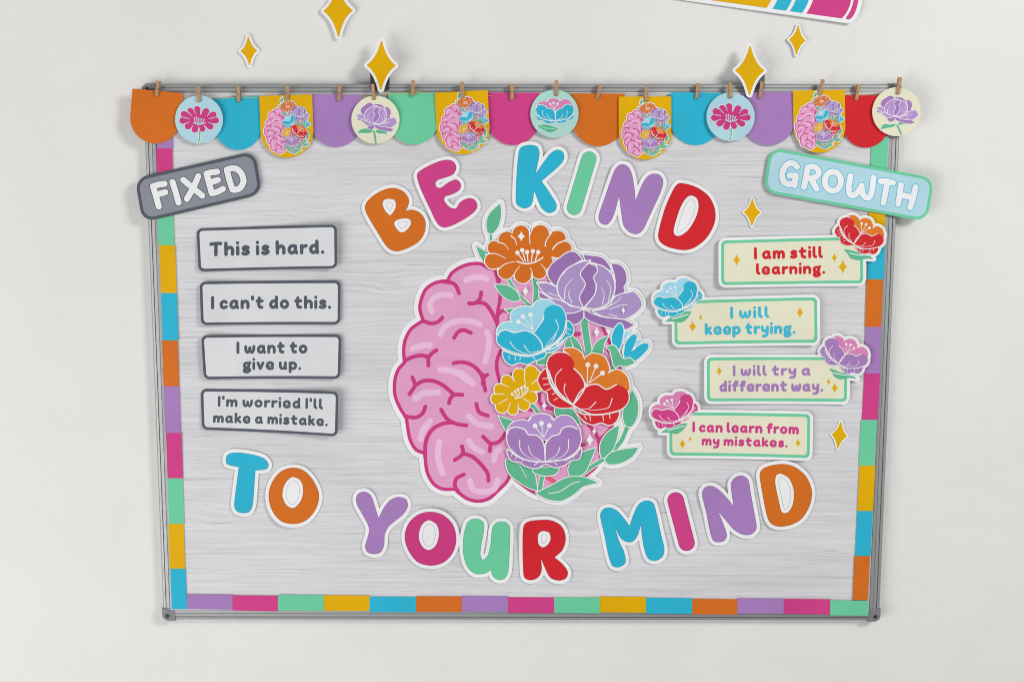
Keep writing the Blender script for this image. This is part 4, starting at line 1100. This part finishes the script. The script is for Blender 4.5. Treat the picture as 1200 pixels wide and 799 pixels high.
for k, (cx, cy, r, col, kind, lab) in enumerate(CIRC):
    c = Card('bunting_circle', lab, 'bunting flag', cx, cy, DB+.0046, group='round flower tags pegged to the bunting string', tilt=(rf.uniform(-.02, .02), rf.uniform(0, .05)))
    c.sheet('paper_disc', [oval(cx, cy, r, r)[1]], M(col), thick=.0007)
    if kind == 'daisy':
        P, Dt, St = pink_daisy(cx-233.2, cy-140.3)
        layer(c, 'stem_rim', St, 'white', lvl=.5, h=.12); layer(c, 'stem', St, 'leaf', lvl=-.2, h=.12)
        put_flower(c, 'daisy', [('petals', 'magenta', P)], Dt, rim=.5, h=.12, edge='white', dcol='lightblue')
    elif kind == 'peony':
        bb = (1026.9, 112.5, 1075.8, 145.2) if cx > 1000 else (418, 120.6, 464.8, 154.3)
        fn, sw = bbmap(pbb(PE_ALL), bb)
        ZP = zoom(980, 80, 7.99) if cx > 1000 else (lambda q: xf(zoom(980, 80, 7.99)(q), lambda p: np.stack([p[:, 0]-1050.7+440-.8*(p[:, 1]-131)*.25, p[:, 1]-131.2+140.6+.6], 1)))
        lv = ZP([blob((412,584,S_),(445,525),(500,530),(562,520,S_),(540,548),(470,562),(430,572)), blob((583,520),(610,495),(650,488),(712,528,S_),(650,520),(600,532))])
        sm = ZP([line(16,(573,535),(592,580),(610,616))])
        if cx < 1000:
            Z2 = zoom(400, 60, 4)
            lv = Z2([blob((74,386,S_),(92,368),(120,364),(152,370,S_),(138,383),(112,385),(92,384)), blob((160,372,S_),(178,367),(200,370),(216,389,S_),(190,387),(170,386))])
            sm = Z2([line(8,(153,378),(158,405),(161,431))])
        layer(c, 'leaf_rim', lv, 'white', lvl=.4, h=.12); layer(c, 'leaf', lv, 'leaf', h=.12)
        layer(c, 'stem', sm, 'leaf', h=.12)
        put_flower(c, 'peony', [('dark_petals', 'purple', PEONY[0][1]), ('light_petals', 'lilac', PEONY[1][1])], PEONY_L, fn, sw*1.15, rim=.45, h=.12)
    else:
        bb = (628.2, 115.6, 672.3, 145.2); fn, sw = bbmap(pbb(PU_ALL), bb)
        Z2 = zoom(400, 60, 4)
        lv = Z2([blob((916,350,S_),(955,344),(990,352),(1022,364,S_),(985,383),(955,376))])
        layer(c, 'leaf_rim', lv, 'white', lvl=.6, h=.12); layer(c, 'leaf', lv, 'leaf', h=.12)
        layer(c, 'leaf_vein', Z2([line(3,(935,355),(965,362),(1005,366)), line(2.5,(950,370),(965,362))]), 'mintpale', h=.1, minarea=.02)
        put_flower(c, 'blossom', [('back_petals', 'rose', PU_BACK), ('skirt_petals', 'teal', PU_SKIRT), ('front_petals', 'teal', PU_FRONT)], PU_L, fn, sw, rim=.7, h=.12)

# string
PINS = [(186,95,183.5,113.5),(232.3,101.5,233.5,120),(280,101.5,280,119.5),(337.5,100.5,336.5,118),(398.3,100.5,397.5,118.5),(436.5,98.8,438.5,117.5),(484.3,94.5,483.8,113),(541.5,96.5,542.2,115),(599.7,99,599.9,117.8),
        (651.8,94.3,652,113),(704,98.5,699.5,116.8),(757.8,101.5,757.3,119.5),(818,98.3,816.5,116),(855,97.5,856,115.5),(893,96.3,890.7,115.5),(964.5,93.5,960.3,112),(1006,99,1003,118),(1054.6,91,1052,111)]
def tube(path, r, name, mat, parent=None, n=6):
    bm = bmesh.new(); rings = []
    for i, p in enumerate(path):
        p = Vector(p); t = (Vector(path[min(i+1, len(path)-1)])-Vector(path[max(i-1, 0)])).normalized()
        a = t.cross(Vector((0, 1, 0)));
        if a.length < .1: a = t.cross(Vector((1, 0, 0)))
        a.normalize(); b = t.cross(a)
        rings.append([bm.verts.new(p+r*(a*math.cos(2*math.pi*k/n)+b*math.sin(2*math.pi*k/n))) for k in range(n)])
    for i in range(len(rings)-1):
        for k in range(n):
            j = (k+1) % n; bm.faces.new([rings[i][k], rings[i][j], rings[i+1][j], rings[i+1][k]])
    o = raw(name, bm, mat, parent)
    for f in o.data.polygons: f.use_smooth = True
    return o
TW = paper((186, 170, 96), 1.2, .8, 'twine')
nodes = [(160,108)]+[(a+(c_-a)*.62, b+(d_-b)*.70) for a, b, c_, d_ in PINS]+[(1058,110)]
path = []
for i in range(len(nodes)-1):
    (xa, ya), (xb, yb3) = nodes[i], nodes[i+1]
    for k in range(8):
        t = k/8; X, Z = pt(lerp(xa, xb, t), lerp(ya, yb3, t)+1.6*4*t*(1-t)*abs(xb-xa)/60, DB-.0004)
        path.append((X, -(DB-.0004), Z))
st = tube(path, .0006, 'bunting_string', TW)
st['label'] = 'thin straw coloured string that carries the flags along the top rail'; st['category'] = 'string'

# clothes pegs
def make_pin():
    root = bpy.data.objects.new('clothespin', None); root.empty_display_size = .01; COL.objects.link(root)
    def leg(sgn, name):
        bm = bmesh.new(); prof = [(-.0135, .0004, .0007), (-.0105, .0008, .0026), (-.003, .0012, .0032), (.002, .0010, .0032), (.0135, .0026, .0040)]
        rings = []
        for z_, i_, o_ in prof:
            wv = .0027
            a_, b_ = (-i_, -o_) if sgn > 0 else (i_, o_)
            c = .0005
            rings.append([bm.verts.new(p) for p in ((-wv, a_, z_), (-wv, b_+(c if b_ < 0 else -c), z_), (-wv+c, b_, z_), (wv-c, b_, z_), (wv, b_+(c if b_ < 0 else -c), z_), (wv, a_, z_))])
        for i in range(len(rings)-1):
            for k in range(6):
                j = (k+1) % 6; bm.faces.new([rings[i][k], rings[i][j], rings[i+1][j], rings[i+1][k]])
        bm.faces.new(rings[0]); bm.faces.new(rings[-1])
        return raw(name, bm, PEG, root)
    leg(1, 'wooden_prong'); leg(-1, 'wooden_prong')
    p = [(-.0034, .002, .0005), (-.0034, -.003, .0005), (-.0031, -.0039, .0002), (.0031, -.0039, -.0002), (.0034, -.003, -.0005), (.0034, .002, -.0005)]
    tube(p, .0004, 'spring', STEEL, root, 5)
    return root
pin0 = make_pin()
PLAB = ['orange flag at the left end', 'left daisy circle', 'left teal flag', 'leftmost yellow brain flag', 'left purple flag', 'first cream peony circle', 'mint green flag', 'second yellow brain flag', 'pink flag',
        'pale mint blossom circle', 'orange flag right of the mint circle', 'third yellow brain flag', 'right teal flag', 'right daisy circle', 'right purple flag', 'rightmost yellow brain flag', 'red flag', 'last cream peony circle']
for i, (x0, y0, x1, y1) in enumerate(PINS):
    if i == 0: o = pin0
    else:
        o = pin0.copy(); COL.objects.link(o)
        for ch in pin0.children:
            c = ch.copy(); COL.objects.link(c); c.parent = o
    dep = DB+.0022+(.0042 if i in (1, 5, 9, 13, 17) else .0026 if i in (3, 7, 11, 15) else 0)
    X, Z = pt((x0+x1)/2, (y0+y1)/2, dep); X0, Z0 = pt(x0, y0, dep); X1, Z1 = pt(x1, y1, dep)
    o.location = (X, -dep, Z)
    L_ = math.hypot(X0-X1, Z0-Z1); o.scale = (1, 1, L_/.027)
    o.rotation_euler = (R_(rf.uniform(-6, 2)), math.atan2(X0-X1, Z0-Z1), R_(rf.uniform(-12, 12)))
    o['label'] = 'small wooden clothes peg holding the '+PLAB[i]; o['category'] = 'clothes peg'; o['group'] = 'wooden clothes pegs along the string'
bpy.context.view_layer.update()
